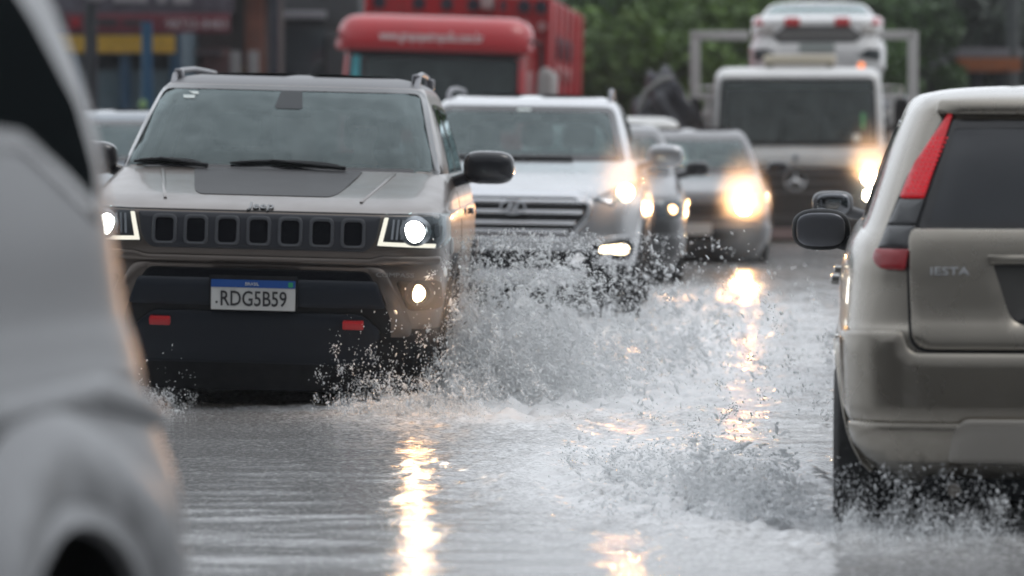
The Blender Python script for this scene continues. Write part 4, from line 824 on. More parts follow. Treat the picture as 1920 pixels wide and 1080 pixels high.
def carried_car():
    """white saloon standing on the bed with its tail towards the cab"""
    z0 = 1.71; L = 4.2; z = lambda v: v+z0
    body = [(z(.15),.25,L-.16,.78,8),(z(.30),.08,L-.04,.85,8),(z(.50),.0,L+.0,.88,8),(z(.72),.0,L,.885,8),(z(.86),.03,L-.05,.885,8),(z(.95),.15,L-.08,.88,8),(z(1.08),.30,L-.09,.87,7),(z(1.17),.55,L-.12,.85,7),(z(1.22),.8,L-.28,.81,7),(z(1.245),1.0,L-.55,.77,7)]
    green = [(z(1.12),.9,L-.40,.80,6),(z(1.21),1.0,L-.50,.78,6),(z(1.29),1.3,L-.72,.74,6),(z(1.36),1.5,L-.95,.69,5),(z(1.415),1.75,L-1.15,.62,5),(z(1.44),2.0,L-1.4,.50,4),(z(1.455),2.2,L-1.7,.3,3),(z(1.46),2.3,L-1.9,.1,3)]
    rw = rnd([(-.735,z(1.235)),(.735,z(1.235)),(.61,z(1.405)),(-.61,z(1.405))], .05); ws = rnd([(-.70,z(1.17)),(.70,z(1.17)),(.55,z(1.36)),(-.55,z(1.36))], .05)
    side = [rnd([(1.5,z(1.16)),(2.9,z(1.16)),(2.6,z(1.36)),(1.9,z(1.36))], .04)]
    wp = paint('carried_white_paint', (.74,.74,.74), 0, .25)
    t, bs, gs = car('saloon_car', 'white saloon car carried tail first above the cab of the recovery truck', (0,0,0), (0,0,0), body, green, 2.1, L, wp, (.8, 3.3), ws, rw, side, z(1.41), tint=glass_mat('pale_rear_glass', (.30,.36,.36), .35), dash=False, wr=.30)
    for o in list(t.children):
        if o.name.startswith('wheel'): o.location.z += z0+.08
        if o.name.startswith('underbody'): o.location.z = z0
    a = R(180-5); t.rotation_euler = (0,0,a); v = Matrix.Rotation(a, 3, 'Z') @ Vector((0, L, 0)); t.location = (4.03-v.x, 51.0-v.y-1.45, 0)
    B = 'rear'
    for s_ in (-1, 1):
        panel('tail_light', bs, B, rnd([(s_*.70,z(1.09)),(s_*.86,z(1.09)),(s_*.85,z(1.19)),(s_*.76,z(1.20))], .03)[::s_], RED(), t, off=.03, thick=.04, res=.05, bev=.006)
        panel('inner_tail_light', bs, B, rect(s_*.33,z(1.125),.20,.10,.03), RED(), t, off=.03, thick=.04, res=.05, bev=.006)
        panel('lower_tail_lens', bs, B, rnd([(s_*.56,z(.96)),(s_*.86,z(.96)),(s_*.86,z(1.075)),(s_*.58,z(1.075))], .03)[::s_], mat('lens_grey', (.42,.40,.38), .2, coat=.5), t, off=.022, thick=.04, res=.05, bev=.006)
        panel('bumper_vent', bs, B, rnd([(s_*.52,z(.68)),(s_*.79,z(.61)),(s_*.80,z(.76)),(s_*.66,z(.765))], .02)[::s_], mat('vent_dark', (.03,.04,.045), .3), t, off=.045, thick=.03, res=.05)
        panel('bumper', bs, B, rnd([(s_*.45,z(.50)),(s_*.88,z(.50)),(s_*.88,z(.85)),(s_*.52,z(.85))], .04)[::s_], wp, t, off=.038, thick=.05, res=.05, bev=.012)
    panel('boot_recess', bs, B, rnd([(-.50,z(.86)),(.50,z(.86)),(.60,z(.94)),(.42,z(1.08)),(-.42,z(1.08)),(-.60,z(.94))], .02), mat('recess_dark', (.10,.10,.10), .4), t, off=.012, thick=.02, res=.05)
    panel('recess_bar', bs, B, rect(0,z(.97),.98,.06,.01), mat('bar_grey', (.20,.195,.19), .4), t, off=.03, thick=.03, res=.08)
    panel('licence_plate', bs, B, rect(0,z(.78),.46,.10,.01), mat('dull_plate', (.25,.28,.27), .4), t, off=.05, thick=.02, res=.08)
carried_car()

# ================================================================== RED TRUCK
def red_truck():
    t = thing('delivery_truck', 'red delivery lorry with a web address across its visor, behind the two SUVs', 'truck', (-1.10, 48.0, 0), (0, R(1.9), R(-4.4)))
    rp = paint('truck_red_paint', (.50,.010,.018), 0, .35); dr = mat('faded_red_panel', (.36,.008,.014), .5, noise=.25, nscale=1.5)
    body = [(.1,.1,2.0,1.12,10),(.6,.0,2.05,1.18,10),(1.2,.0,2.05,1.2,10),(1.6,.05,2.05,1.2,10),(2.1,.15,2.05,1.19,10),(2.42,.22,2.05,1.175,10),(2.62,.27,2.04,1.16,10),(2.70,.32,2.02,1.14,9),(2.75,.42,1.98,1.09,8),(2.78,.60,1.9,1.0,7),(2.79,.9,1.6,.7,5)]
    cs = Shell(body, 1.0); ws = rnd([(-1.11,1.42),(1.11,1.42),(1.09,2.36),(-1.09,2.36)], .08)
    link('cab', cs.mesh('cab', rp, [('front', insetp(ws, .03)), ('left', arch_poly(.9,.4,.55,zmin=-.2)), ('right', arch_poly(.9,.4,.55,zmin=-.2))], cap=True), t)
    w_ = panel('windscreen', cs, 'front', ws, PANE(), t, off=.003, thick=.004, res=.15, resv=.1); ring('windscreen_seal', cs, 'front', ws, insetp(ws, .05), GLOSSBLK(), w_, off=.008, thick=.015, res=.1)
    MB().box((0,1.9,1.6), (2.1,.08,1.7), bev=.02).build('cab_back', DARKIN(), t); MB().box((0,.6,1.35), (2.1,.6,.18), bev=.05).build('dashboard', DARKIN(), t)
    seat(t, -.6, 1.3, 1.0); seat(t, .6, 1.3, 1.0)
    F = 'front'
    v = panel('sun_visor', cs, F, rnd([(-1.20,2.40),(1.16,2.40),(1.15,2.78),(-1.16,2.78)], [.05,.05,.16,.16]), rp, t, off=.14, thick=.16, res=.08, bev=.04)
    text('visor_writing', 'www.grupopetropolis.com.br', cs, F, -.03, 2.555, .15, mat('writing_white', (.75,.70,.70), .5), v, off=.142, ext=.006, w=1.34, bold=.01)
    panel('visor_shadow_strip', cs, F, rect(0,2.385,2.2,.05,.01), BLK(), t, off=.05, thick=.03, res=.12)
    MB().box((-.02,.62,2.83), (.92,.35,.09), bev=.02).build('roof_hatch', mat('hatch_grey', (.40,.37,.36), .5), t)
    panel('grille', cs, F, rnd([(-.9,.7),(.9,.7),(.95,1.25),(-.95,1.25)], .05), mat('truck_dark_grey', ()), t, off=.02, thick=.03, res=.15)
    panel('bumper', cs, F, rnd([(-1.18,.15),(1.18,.15),(1.2,.55),(-1.2,.55)], .06), rp, t, off=.06, thick=.08, res=.12, bev=.02)
    panel('windscreen_sticker', cs, F, rect(-1.00,2.18,.11,.34,.03), mat('sticker_teal', (.10,.42,.48), .5), t, off=.012, thick=.002, res=.1)
    for s_ in (-1, 1):
        panel('headlight', cs, F, rnd([(s_*.75,.7),(s_*1.08,.7),(s_*1.1,.95),(s_*.8,.95)], .04)[::s_], mat('unlit_lamp', ()), t, off=.035, thick=.03, res=.1)
        b = MB(); b.tube([(s_*1.15,.35,2.62),(s_*1.38,.15,2.55),(s_*1.42,.12,1.65)], .028, 8); b.build('mirror_bracket', BLK(), t)
        side_mirror(t, s_*1.45, .15, 2.0, s_, BLK() if s_ < 0 else mat('hatch_grey', ()), size=(.10,.07,.26))
        MB().lathe([(2.0,.03),(2.0,.09),(2.55,.09),(2.6,.06),(2.6,.001)] if 0 else [(0,.001),(0,.12),(.42,.12),(.5,.07),(.5,.001)], axis='Z', c=(s_*1.33,2.6,1.75), n=20).build('exhaust_stack' if s_ > 0 else 'air_intake', mat('dull_white_metal', (.50,.50,.49), .35), t)
        wheel(t, s_*1.02, .9, .48, .26, side=s_); wheel(t, s_*1.02, 7.0, .48, .26, side=s_)
    # load body of red panels with bolt holes and caps
    b = MB(); b.box((.06,6.6,2.0), (2.52,7.6,2.5), bev=.03); lb = b.build('load_body', dr, t)
    for x in (-1.19,-.62,.60,1.30): MB().box((x,2.78,2.2), (.05,.06,2.1), bev=.01).build('panel_rib', rp, lb)
    b0 = mat('hole_dark', (.03,.03,.05), .6); b1 = mat('cap_pale', (.50,.28,.28), .6)
    for x in (-1.02,-.48,-.10,.26,.62,.95,1.18):
        MB().lathe([(-.02,.001),(-.02,.085),(.03,.09)], axis='Y', c=(x,2.78,3.12), n=18).build('bolt_hole', b0, lb)
        MB().lathe([(-.03,.001),(-.03,.065),(.03,.07)], axis='Y', c=(x+.02,2.78,2.86), n=16).build('bolt_cap', b1, lb)
    for y in (3.6,4.9,6.2,7.5,8.8):
        MB().box((1.33,y,2.2), (.05,.08,2.0), bev=.01).build('panel_rib', rp, lb)
    for y in (4.2,5.5,6.8):
        MB().lathe([(0,.001),(0,.16),(-.04,.17)], axis='X', c=(1.36,y,2.6), n=18).build('bolt_hole', b0, lb); MB().lathe([(0,.001),(0,.10),(-.04,.11)], axis='X', c=(1.36,y,2.25), n=16).build('bolt_cap', b1, lb)
    MB().box((.45,2.75,3.2), (.16,.12,.28), bev=.03).build('roof_beacon', mat('dull_white_metal', ()), lb)
    MB().box((0,6.4,.60), (1.0,7.6,.35), bev=.03).build('chassis', BLK(), t)
    return t
red_truck()

# ================================================================== PICKUP WITH A DARK LOAD, far off
def far_pickup():
    t = thing('pickup_truck', 'small white pickup mostly hidden between the silver SUV and the recovery truck', 'pickup', (1.34, 44.6, 0), (0,0,R(-1)))
    wp = paint('far_white_paint', (.62,.62,.60), 0, .4)
    body = [(.1,.2,1.6,.72,8),(.4,.02,1.7,.78,8),(.8,.0,1.75,.79,8),(1.0,.12,1.75,.78,8),(1.12,.30,1.75,.75,7),(1.40,.52,1.72,.68,7),(1.50,.62,1.7,.64,6),(1.555,.8,1.6,.5,5),(1.565,1.0,1.4,.2,4)]
    cs = Shell(body, .9); ws = rnd([(-.66,1.08),(.66,1.08),(.60,1.43),(-.60,1.43)], .04)
    link('cab', cs.mesh('cab', wp, [('front', insetp(ws, .02))], cap=True), t); panel('windscreen', cs, 'front', ws, TINT(), t, off=.003, thick=.004, res=.12)
    panel('bumper', cs, 'front', rect(0,.35,1.5,.2,.05), BLK(), t, off=.04, thick=.05, res=.12)
    for s_ in (-1, 1):
        panel('headlight', cs, 'front', rect(s_*.55,.75,.22,.15,.03), mat('unlit_lamp', ()), t, off=.02, thick=.03, res=.1); wheel(t, s_*.68, .6, .30, .18, side=s_); wheel(t, s_*.68, 3.2, .30, .18, side=s_)
    b = MB(); b.box((0,2.9,.62), (1.55,2.2,.10), bev=.02)
    for s_ in (-1, 1): b.box((s_*.76,2.9,.85), (.05,2.2,.40), bev=.01)
    b.box((0,3.98,.85), (1.5,.05,.40), bev=.01); b.build('load_bed', wp, t)
far_pickup()
def tarp_load():
    bm = bmesh.new(); bmesh.ops.create_icosphere(bm, subdivisions=5, radius=1)
    for v in bm.verts:
        c_ = v.co; n = vn.fbm(np.array([c_.x*2.2+c_.z*1.3+9]), np.array([c_.y*2.2+c_.z*2.1+4]), 4)[0]; f = .78+.5*n+(.10*math.sin(c_.x*9+c_.z*7))
        v.co = Vector((c_.x*.44*f*(1-.25*max(0, c_.z)), c_.y*.8*f, c_.z*.66*f))
    me = bpy.data.meshes.new('tarpaulin_bundle'); bm.to_mesh(me); bm.free(); me.materials.append(mat('dark_tarpaulin', (.022,.024,.032), .6, noise=.4, nscale=3, bump=.5, bscale=8)); me.polygons.foreach_set('use_smooth', np.ones(len(me.polygons), dtype=bool))
    o_ = link('tarpaulin_bundle', me, loc=(1.93, 47.5, 1.46)); tag(o_, 'heaped load under a creased dark tarpaulin behind the small white pickup cab', 'covered load')
    MB().tube([(-.34,-.45,.15),(-.26,-.5,.42),(-.06,-.5,.58),(.08,-.5,.60)], .035, 8).build('tie_strap', mat('strap_grey', (.28,.28,.27), .7), o_)
    MB().tube([(.16,-.55,.48),(.28,-.6,.25),(.38,-.55,-.02)], .04, 8).build('tie_strap', mat('strap_grey', ()), o_)
    MB().tube([(-.38,-.5,.1),(-.30,-.6,-.15),(-.16,-.66,-.4)], .05, 8).build('tie_strap', mat('strap_grey', ()), o_)
tarp_load()

# ================================================================== STREET BEHIND
def bx(name, c, s, m, parent=None, bev=.01): return MB().box(c, s, bev=bev).build(name, m, parent)
def at(px, D, py=None): return ((px-960)*D/FPX, CZ-(py-260)*D/FPX) if py is not None else (px-960)*D/FPX
FL = Flat(0)
def shop():
    D = 56; x0, x1 = at(-80, D), at(330, D)
    t = thing('corner_shop', 'blue shop front with a yellow fascia band under a dark sign on the left', 'shop', ((x0+x1)/2, D+1, -.08)); w = x1-x0
    bx('wall', (0,3,2.0), (w,.3,4.0), mat('dull_blue_wall', (.07,.11,.14), .7, noise=.2), t); bx('roof', (0,1.8,3.75), (w+.2,3.4,.25), mat('roof_grey', (.14,.14,.15), .7), t)
    for s_ in (-1, 1): bx('side_wall', (s_*(w/2-.1),1.6,1.8), (.2,3.0,3.6), mat('dull_blue_wall', ()), t)
    z1 = CZ-(65-260)*D/FPX+.08
    bx('yellow_fascia', (-.1,.05,z1-.12), (w,.10,.27), mat('yellow_paint', (.60,.38,.04), .6, noise=.15), t)
    for k, x in enumerate(np.linspace(-w/2+.5, w/2-.5, 4)):
        f = bx('window', (x,.25,1.75), (.72,.05,1.35), mat('window_blue', (.10,.16,.19), .3, coat=.3), t); bx('window_frame', (x,.20,1.06), (.80,.10,.06), mat('frame_blue', (.02,.07,.13), .5), f)
    bx('front_wall', (0,.3,.55), (w,.14,1.0), mat('brick_pinkish', (.20,.10,.09), .8, noise=.25, nscale=3), t)
    for x in np.linspace(-w/2+.1, w/2-.1, 5): bx('pillar', (x,.15,1.6), (.16,.16,3.1), mat('frame_blue', ()), t)
    bx('signboard', (.35,-.12,3.55), (w-.3,.10,.55), mat('sign_grey_violet', (.10,.095,.12), .6, noise=.3), t)
shop()
def burgundy_sign():
    D = 55; xa, za = at(122, D, 62); xb, zb = at(432, D, 26); w = xb-xa; h = zb-za
    t = thing('sign_board', 'burgundy banner sign with pale phone number over the shop front', 'sign', ((xa+xb)/2, D, za)); bg_ = mat('burgundy_sign', (.14,.018,.032), .55, noise=.2)
    bx('board', (0,0,h/2), (w,.08,h), bg_, t); fl = Flat(-.045)
    text('phone_number', '98733-8483', fl, 'front', w*.30, h*.45, h*.50, mat('sign_letters', (.55,.50,.52), .6), t, off=.004, ext=.004, w=w*.37)
    bx('dark_strip', (-w*.28,-.05,h*.55), (w*.20,.02,h*.32), mat('strip_dark', (.02,.022,.028), .6), t); bx('dark_strip', (-w*.08,-.05,h*.52), (w*.12,.02,h*.28), mat('strip_dark', ()), t)
    bx('red_mark', (-w*.43,-.05,h*.5), (w*.05,.02,h*.5), mat('mark_red', (.30,.01,.02), .6), t)
    text('slash_mark', '/', fl, 'front', w*.03, h*.5, h*.5, mat('mark_pink', (.38,.12,.14), .6), t, off=.004, ext=.004)
    D2 = 55.6; x2, z2 = at(160, D2, 22)
    u = thing('sign_board', 'grey-violet upper sign with worn pale lettering above the burgundy banner', 'sign', (at(290, D2), D2, z2-.05)); bx('board', (0,0,.30), (2.35,.08,.56), mat('sign_grey_violet', ()), u)
    f2 = Flat(-.045); MB().ell((-.85,-.05,.32), (.20,.03,.13)).build('pale_blot', mat('worn_white', (.34,.34,.36), .7), u)
    bx('pale_bar', (-.35,-.05,.22), (.5,.02,.10), mat('worn_white', ()), u); bx('pale_bar', (.42,-.05,.22), (.26,.02,.14), mat('worn_white', ()), u); bx('pale_bar', (.12,-.05,.22), (.14,.02,.12), mat('worn_white', ()), u)
burgundy_sign()
def pole(name, label, px, D, top, r, m, cat='pole', extra=None):
    t = thing(name, label, cat, (at(px, D), D, -.08)); MB().tube([(0,0,0),(0,0,top)], [r, r*.9], 14).build('post', m, t)
    MB().lathe([(0,r*2.2),(.06,r*2.2),(.10,r*1.1)], axis='Z', n=16).build('base_plate', m, t)
    if extra: extra(t)
    return t
navy = mat('navy_post', (.018,.025,.04), .5); bluep = mat('blue_post', (.012,.085,.17), .45)
pole('utility_pole', 'thick dark post in front of the blue shop windows', 172, 53, 3.3, .10, mat('dark_post', (.02,.024,.03), .6))
def bluex(t): MB().ell((-.05,-.09,1.85), (.06,.03,.07)).build('round_sticker', mat('sticker_lime', (.25,.42,.18), .5), t)
pole('shelter_post', 'bright blue post with a small lime sticker beside the shop', 277, 52, 3.0, .085, bluep, extra=bluex)
def lampx(t):
    MB().tube([(0,0,5.6),(0,-.6,6.0),(0,-1.6,6.15)], .04, 8).build('lamp_arm', navy, t); MB().ell((0,-1.8,6.12), (.14,.35,.08), 3).build('lamp_head', mat('pipe_grey', ()), t)
pole('street_lamp', 'tall slim navy lamp post left of the red lorry', 515, 52, 5.8, .062, navy, 'street lamp', lampx)
pole('utility_pole', 'pale concrete pole rising behind the recovery truck', 1411, 72, 6.5, .12, mat('pole_concrete', (.22,.22,.23), .8, noise=.2))
pole('utility_pole', 'grey concrete pole above the orange canopy on the right', 1897, 66, 6.5, .12, mat('pole_concrete_dark', (.09,.10,.10), .8, noise=.2))
pole('banner_pole', 'thin pole with ragged tip left of the concrete pole', 1834, 68, 2.9, .03, mat('pole_concrete_dark', ()))
def brick_house():
    D = 60; xa, xb = at(330, D), at(512, D)
    t = thing('brick_house', 'dim brick building with an orange-brown corner column and pale doors', 'building', ((xa+xb)/2, D, -.08)); w = xb-xa
    bx('wall', (0,1.5,1.9), (w,3.0,3.8), mat('dark_brick', (.075,.055,.052), .85, noise=.35, nscale=2), t); bx('roof', (0,1.2,3.9), (w+.3,3.4,.2), mat('roof_grey', ()), t)
    bx('corner_column', (w*.32,-.12,1.9), (.30,.24,3.8), mat('orange_render', (.20,.075,.045), .8, noise=.3, nscale=3), t); bx('ochre_strip', (w*.22,-.10,1.3), (.12,.14,2.5), mat('ochre_paint', (.17,.13,.06), .8), t)
    for x in (w*.13,w*.315): bx('door', (x,-.30,2.30), (.17,.06,.95), mat('pale_door', (.33,.33,.33), .6), t)
    bx('door', (w*-.05,-.05,1.2), (.35,.06,1.9), mat('door_dark', (.02,.022,.03), .6), t)
    for k in range(2): bx('window', (-w*.40+k*.5,-.03,2.35+.25*k), (.45,.06,.45), mat('pink_panel', (.24,.12,.115), .7), t)
    bx('awning', (-w*.30,-.35,2.75), (.9,.6,.10), mat('awning_dark', (.06,.045,.05), .8), t)
brick_house()
def grey_building():
    D = 64; xa, xb = at(485, D), at(640, D)
    t = thing('grey_building', 'dark grey two-storey building with a pale ledge behind the lamp post', 'building', ((xa+xb)/2, D, -.08)); w = xb-xa
    bx('wall', (0,2,2.2), (w+.6,4,4.4), mat('dark_render', (.055,.057,.062), .8, noise=.2, nscale=1.5), t); bx('ledge', (-.05,-.15,CZ-(29-260)*D/FPX+.08), (w*.72,.35,.12), mat('pale_ledge', (.33,.33,.36), .6), t)
    f = bx('window', (0,-.02,2.85), (w*.62,.08,.85), mat('window_slate', (.035,.045,.055), .15, coat=.5), t); bx('window_frame', (0,-.07,2.40), (w*.66,.06,.05), mat('frame_grey', (.12,.12,.13), .5), f)
    bx('sill_band', (0,-.08,2.28), (w,.2,.12), mat('band_grey', (.085,.088,.10), .7), t); bx('shutter', (-.1,-.03,1.4), (w*.5,.08,1.3), mat('pink_panel', ()), t)
grey_building()
def canopy(label, px0, px1, D, py, m1, m2, cat='shop'):
    xa, xb = at(px0, D), at(px1, D); z = CZ-(py-260)*D/FPX+.08; w = xb-xa
    t = thing('petrol_canopy', label, cat, ((xa+xb)/2, D, -.08))
    bx('fascia_top', (0,0,z), (w,.2,.16), m1, t); bx('fascia_band', (0,-.02,z-.21), (w,.2,.24), m2, t); bx('roof', (0,1.5,z+.02), (w,3,.10), mat('roof_grey', ()), t)
    for s_ in (-1, 1): bx('column', (s_*(w/2-.15),.3,(z-.3)/2), (.16,.16,z-.3), mat('dark_post', ()), t)
    bx('glazed_front', (0,2.4,(z-.3)/2), (w,.1,z-.3), mat('night_glass', (.02,.028,.04), .2, coat=.3), t)
canopy('roadside canopy with a faded orange fascia on the far right', 1792, 1912, 66, 100, mat('fascia_white', (.20,.19,.21), .6), mat('fascia_orange', (.30,.085,.02), .6, noise=.2))
canopy('small pale stall roof beside the orange canopy', 1745, 1778, 66.5, 98, mat('fascia_white', ()), mat('fascia_grey', (.12,.13,.13), .6))
def dark_van():
    D = 53; t = thing('parked_van', 'dark van parked behind the pipe headboard on the right', 'van', (at(1722, D), D, -.08), (0,0,R(4))); 
    body = [(.15,.2,3.9,.80,8),(.5,.0,4,.86,8),(1.0,.05,4,.87,8),(1.2,.35,4,.86,8),(1.6,.75,3.98,.82,8),(1.92,1.1,3.9,.75,7),(2.0,1.5,3.7,.55,5),(2.02,2,3.3,.2,3)]
    cs = Shell(body, 2.0); ws = rnd([(-.75,1.22),(.75,1.22),(.68,1.8),(-.68,1.8)], .05); link('body', cs.mesh('body', paint('navy_van_paint', (.022,.024,.035), .2, .35), [('front', insetp(ws, .02))], cap=True), t)
    panel('windscreen', cs, 'front', ws, TINT(), t, off=.003, thick=.004, res=.15)
    for s_ in (-1, 1): panel('headlight', cs, 'front', rect(s_*.6,.8,.25,.18,.04), mat('unlit_lamp', ()), t, off=.02, thick=.03, res=.1); wheel(t, s_*.75, .8, .33, .2, side=s_, z=.33); wheel(t, s_*.75, 3.2, .33, .2, side=s_, z=.33)
    bx('underbody', (0,2,.35), (1.2,3.2,.3), BLK(), t)
dark_van()

# ---- trees: trunk with limbs and a crown of leaf-sized faces
def leaf_mat(name, c1, c2):
    m = bpy.data.materials.new(name); m.use_nodes = True; t = m.node_tree; b = t.nodes['Principled BSDF']; b.inputs['Roughness'].default_value = .55
    a = t.nodes.new('ShaderNodeAttribute'); a.attribute_name = 'tone'; mx = t.nodes.new('ShaderNodeMix'); mx.data_type = 'RGBA'; mx.inputs[6].default_value = (*c1,1); mx.inputs[7].default_value = (*c2,1)
    t.links.new(a.outputs['Fac'], mx.inputs[0]); t.links.new(mx.outputs[2], b.inputs['Base Color']); return m
LM = [leaf_mat('leaf_deep', (.018,.045,.016), (.070,.165,.024)), leaf_mat('leaf_fresh', (.035,.08,.02), (.14,.26,.03)), leaf_mat('leaf_dark', (.014,.026,.020), (.032,.055,.028))]
def crown_mesh(seed, rx, ry, rz, n, s, m):
    r = np.random.default_rng(seed); nb = 34; C = r.normal(size=(nb, 3)); C /= np.linalg.norm(C, axis=1)[:,None]; C *= (r.random((nb,1))**.4); C[:,2] = C[:,2]*.8; C *= np.array([rx, ry, rz]); R_ = (.22+.24*r.random(nb))*min(rx, rz); tone_b = r.random(nb)
    k = r.integers(0, nb, n); d = r.normal(size=(n,3)); d /= np.linalg.norm(d, axis=1)[:,None]; P = C[k]+d*(R_[k]*(r.random(n)**.33))[:,None]
    a = r.normal(size=(n,3)); a /= np.linalg.norm(a, axis=1)[:,None]; b = np.cross(a, r.normal(size=(n,3))); b /= np.linalg.norm(b, axis=1)[:,None]; sz = (s*(.6+.8*r.random(n)))[:,None]
    V = np.stack([P-a*sz, P+b*sz*.45, P+a*sz, P-b*sz*.45], 1).reshape(-1,3); F = np.arange(4*n).reshape(-1,4); me = mesh_np('crown', V, F, m, smooth=False)
    tone = np.repeat(np.clip(tone_b[k]*.7+.3*r.random(n), 0, 1), 4).astype(np.float32); at_ = me.attributes.new('tone', 'FLOAT', 'POINT'); at_.data.foreach_set('value', tone); return me
CM = [crown_mesh(i, 2.1, 1.7, 1.55, 9000, .11, LM[i%3]) for i in range(3)]
bark = mat('bark', (.05,.042,.034), .9, noise=.3, bump=.5, bscale=20)
def trunk_mesh():
    b = MB(); b.tube([(0,0,0),(.05,0,.9),(-.03,.05,1.8)], [.17,.13,.10], 10)
    for k in range(6):
        a = k*1.05; b.tube([(0,0,1.3+.1*k),(.5*math.cos(a),.5*math.sin(a),2.0+.1*k),(1.1*math.cos(a),1.0*math.sin(a),2.9+.1*k)], [.07,.05,.02], 7)
    o_ = b.build('trunk', bark); me = o_.data; bpy.data.objects.remove(o_); return me
TM = trunk_mesh()
def tree(label, x, y, v, sc, zc=2.9, rot=0, group='trees along the far roadside'):
    t = thing('tree', label, 'tree', (x, y, -.1), (0,0,rot), group); t.scale = (sc[0], sc[0], sc[1]); link('trunk', TM, t); link('crown', CM[v], t, loc=(0,0,zc)); return t
tl = [(535,69,2,(1.0,.95),'dull dark tree squeezed between the grey building and the red lorry'),
      (1105,66,0,(1.0,1.0),'bushy green tree directly right of the red lorry'),(1165,61,1,(.78,.84),'fresh yellow-green tree low beside the red lorry'),(1225,69,0,(1.05,1.05),'deep green tree above the tarpaulin load'),
      (1290,62,1,(.85,.92),'fresh green tree just left of the pipe headboard'),(1375,70,0,(1.05,1.0),'deep green tree behind the left headboard post'),(1480,67,1,(1.0,1.05),'bright green tree behind the carried saloon roof'),
      (1570,71,2,(1.1,1.05),'dark tree behind the rear window of the carried saloon'),(1660,64,0,(.85,.95),'green tree just right of the carried saloon'),(1735,70,2,(1.1,1.05),'dark tree above the small stall roof'),
      (1810,72,2,(1.15,1.1),'dark tree above the left end of the orange canopy'),(1890,73,2,(1.1,1.1),'darkest tree behind the concrete pole at the right edge'),(1000,72,0,(1.1,1.0),'deep green tree behind the red lorry load body'),
      (420,72,2,(1.15,1.0),'dark tree behind the brick building'),(60,70,2,(1.2,1.0),'dark tree behind the shop at the left edge'),(240,72,2,(1.2,1.0),'dark tree rising behind the sign boards')]
for k, (px, D, v, sc, lb) in enumerate(tl): tree(lb, at(px, D), D, v, sc, rot=k*1.7)
def hedge():
    n = 26000; r = np.random.default_rng(5); P = np.stack([r.uniform(-13, 14, n), 75+r.random(n)*2.2, r.random(n)**.8*3.9], -1); P[:,2] *= .82+.25*vn.fbm(P[:,0]*.9, P[:,0]*0+3, 3)
    a = r.normal(size=(n,3)); a /= np.linalg.norm(a, axis=1)[:,None]; b = np.cross(a, r.normal(size=(n,3))); b /= np.linalg.norm(b, axis=1)[:,None]; sz = .20
    V = np.stack([P-a*sz, P+b*sz*.5, P+a*sz, P-b*sz*.5], 1).reshape(-1,3); me = mesh_np('undergrowth', V, np.arange(4*n).reshape(-1,4), LM[2], smooth=False)
    tn = np.repeat(vn2.fbm(P[:,0]*.8, P[:,2]*1.2, 3), 4).astype(np.float32); q = me.attributes.new('tone', 'FLOAT', 'POINT'); q.data.foreach_set('value', tn); o_ = link('undergrowth', me); tag(o_, 'dark mass of undergrowth closing off the far end of the road', 'vegetation'); o_['kind'] = 'stuff'
    b_ = MB(); b_.box((.5,78.2,1.55), (29,1.2,3.1), bev=.3); h = b_.build('embankment', mat('embankment_green', (.016,.026,.018), .9, noise=.5, nscale=1.2, bump=1, bscale=3)); h['kind'] = 'structure'
hedge()

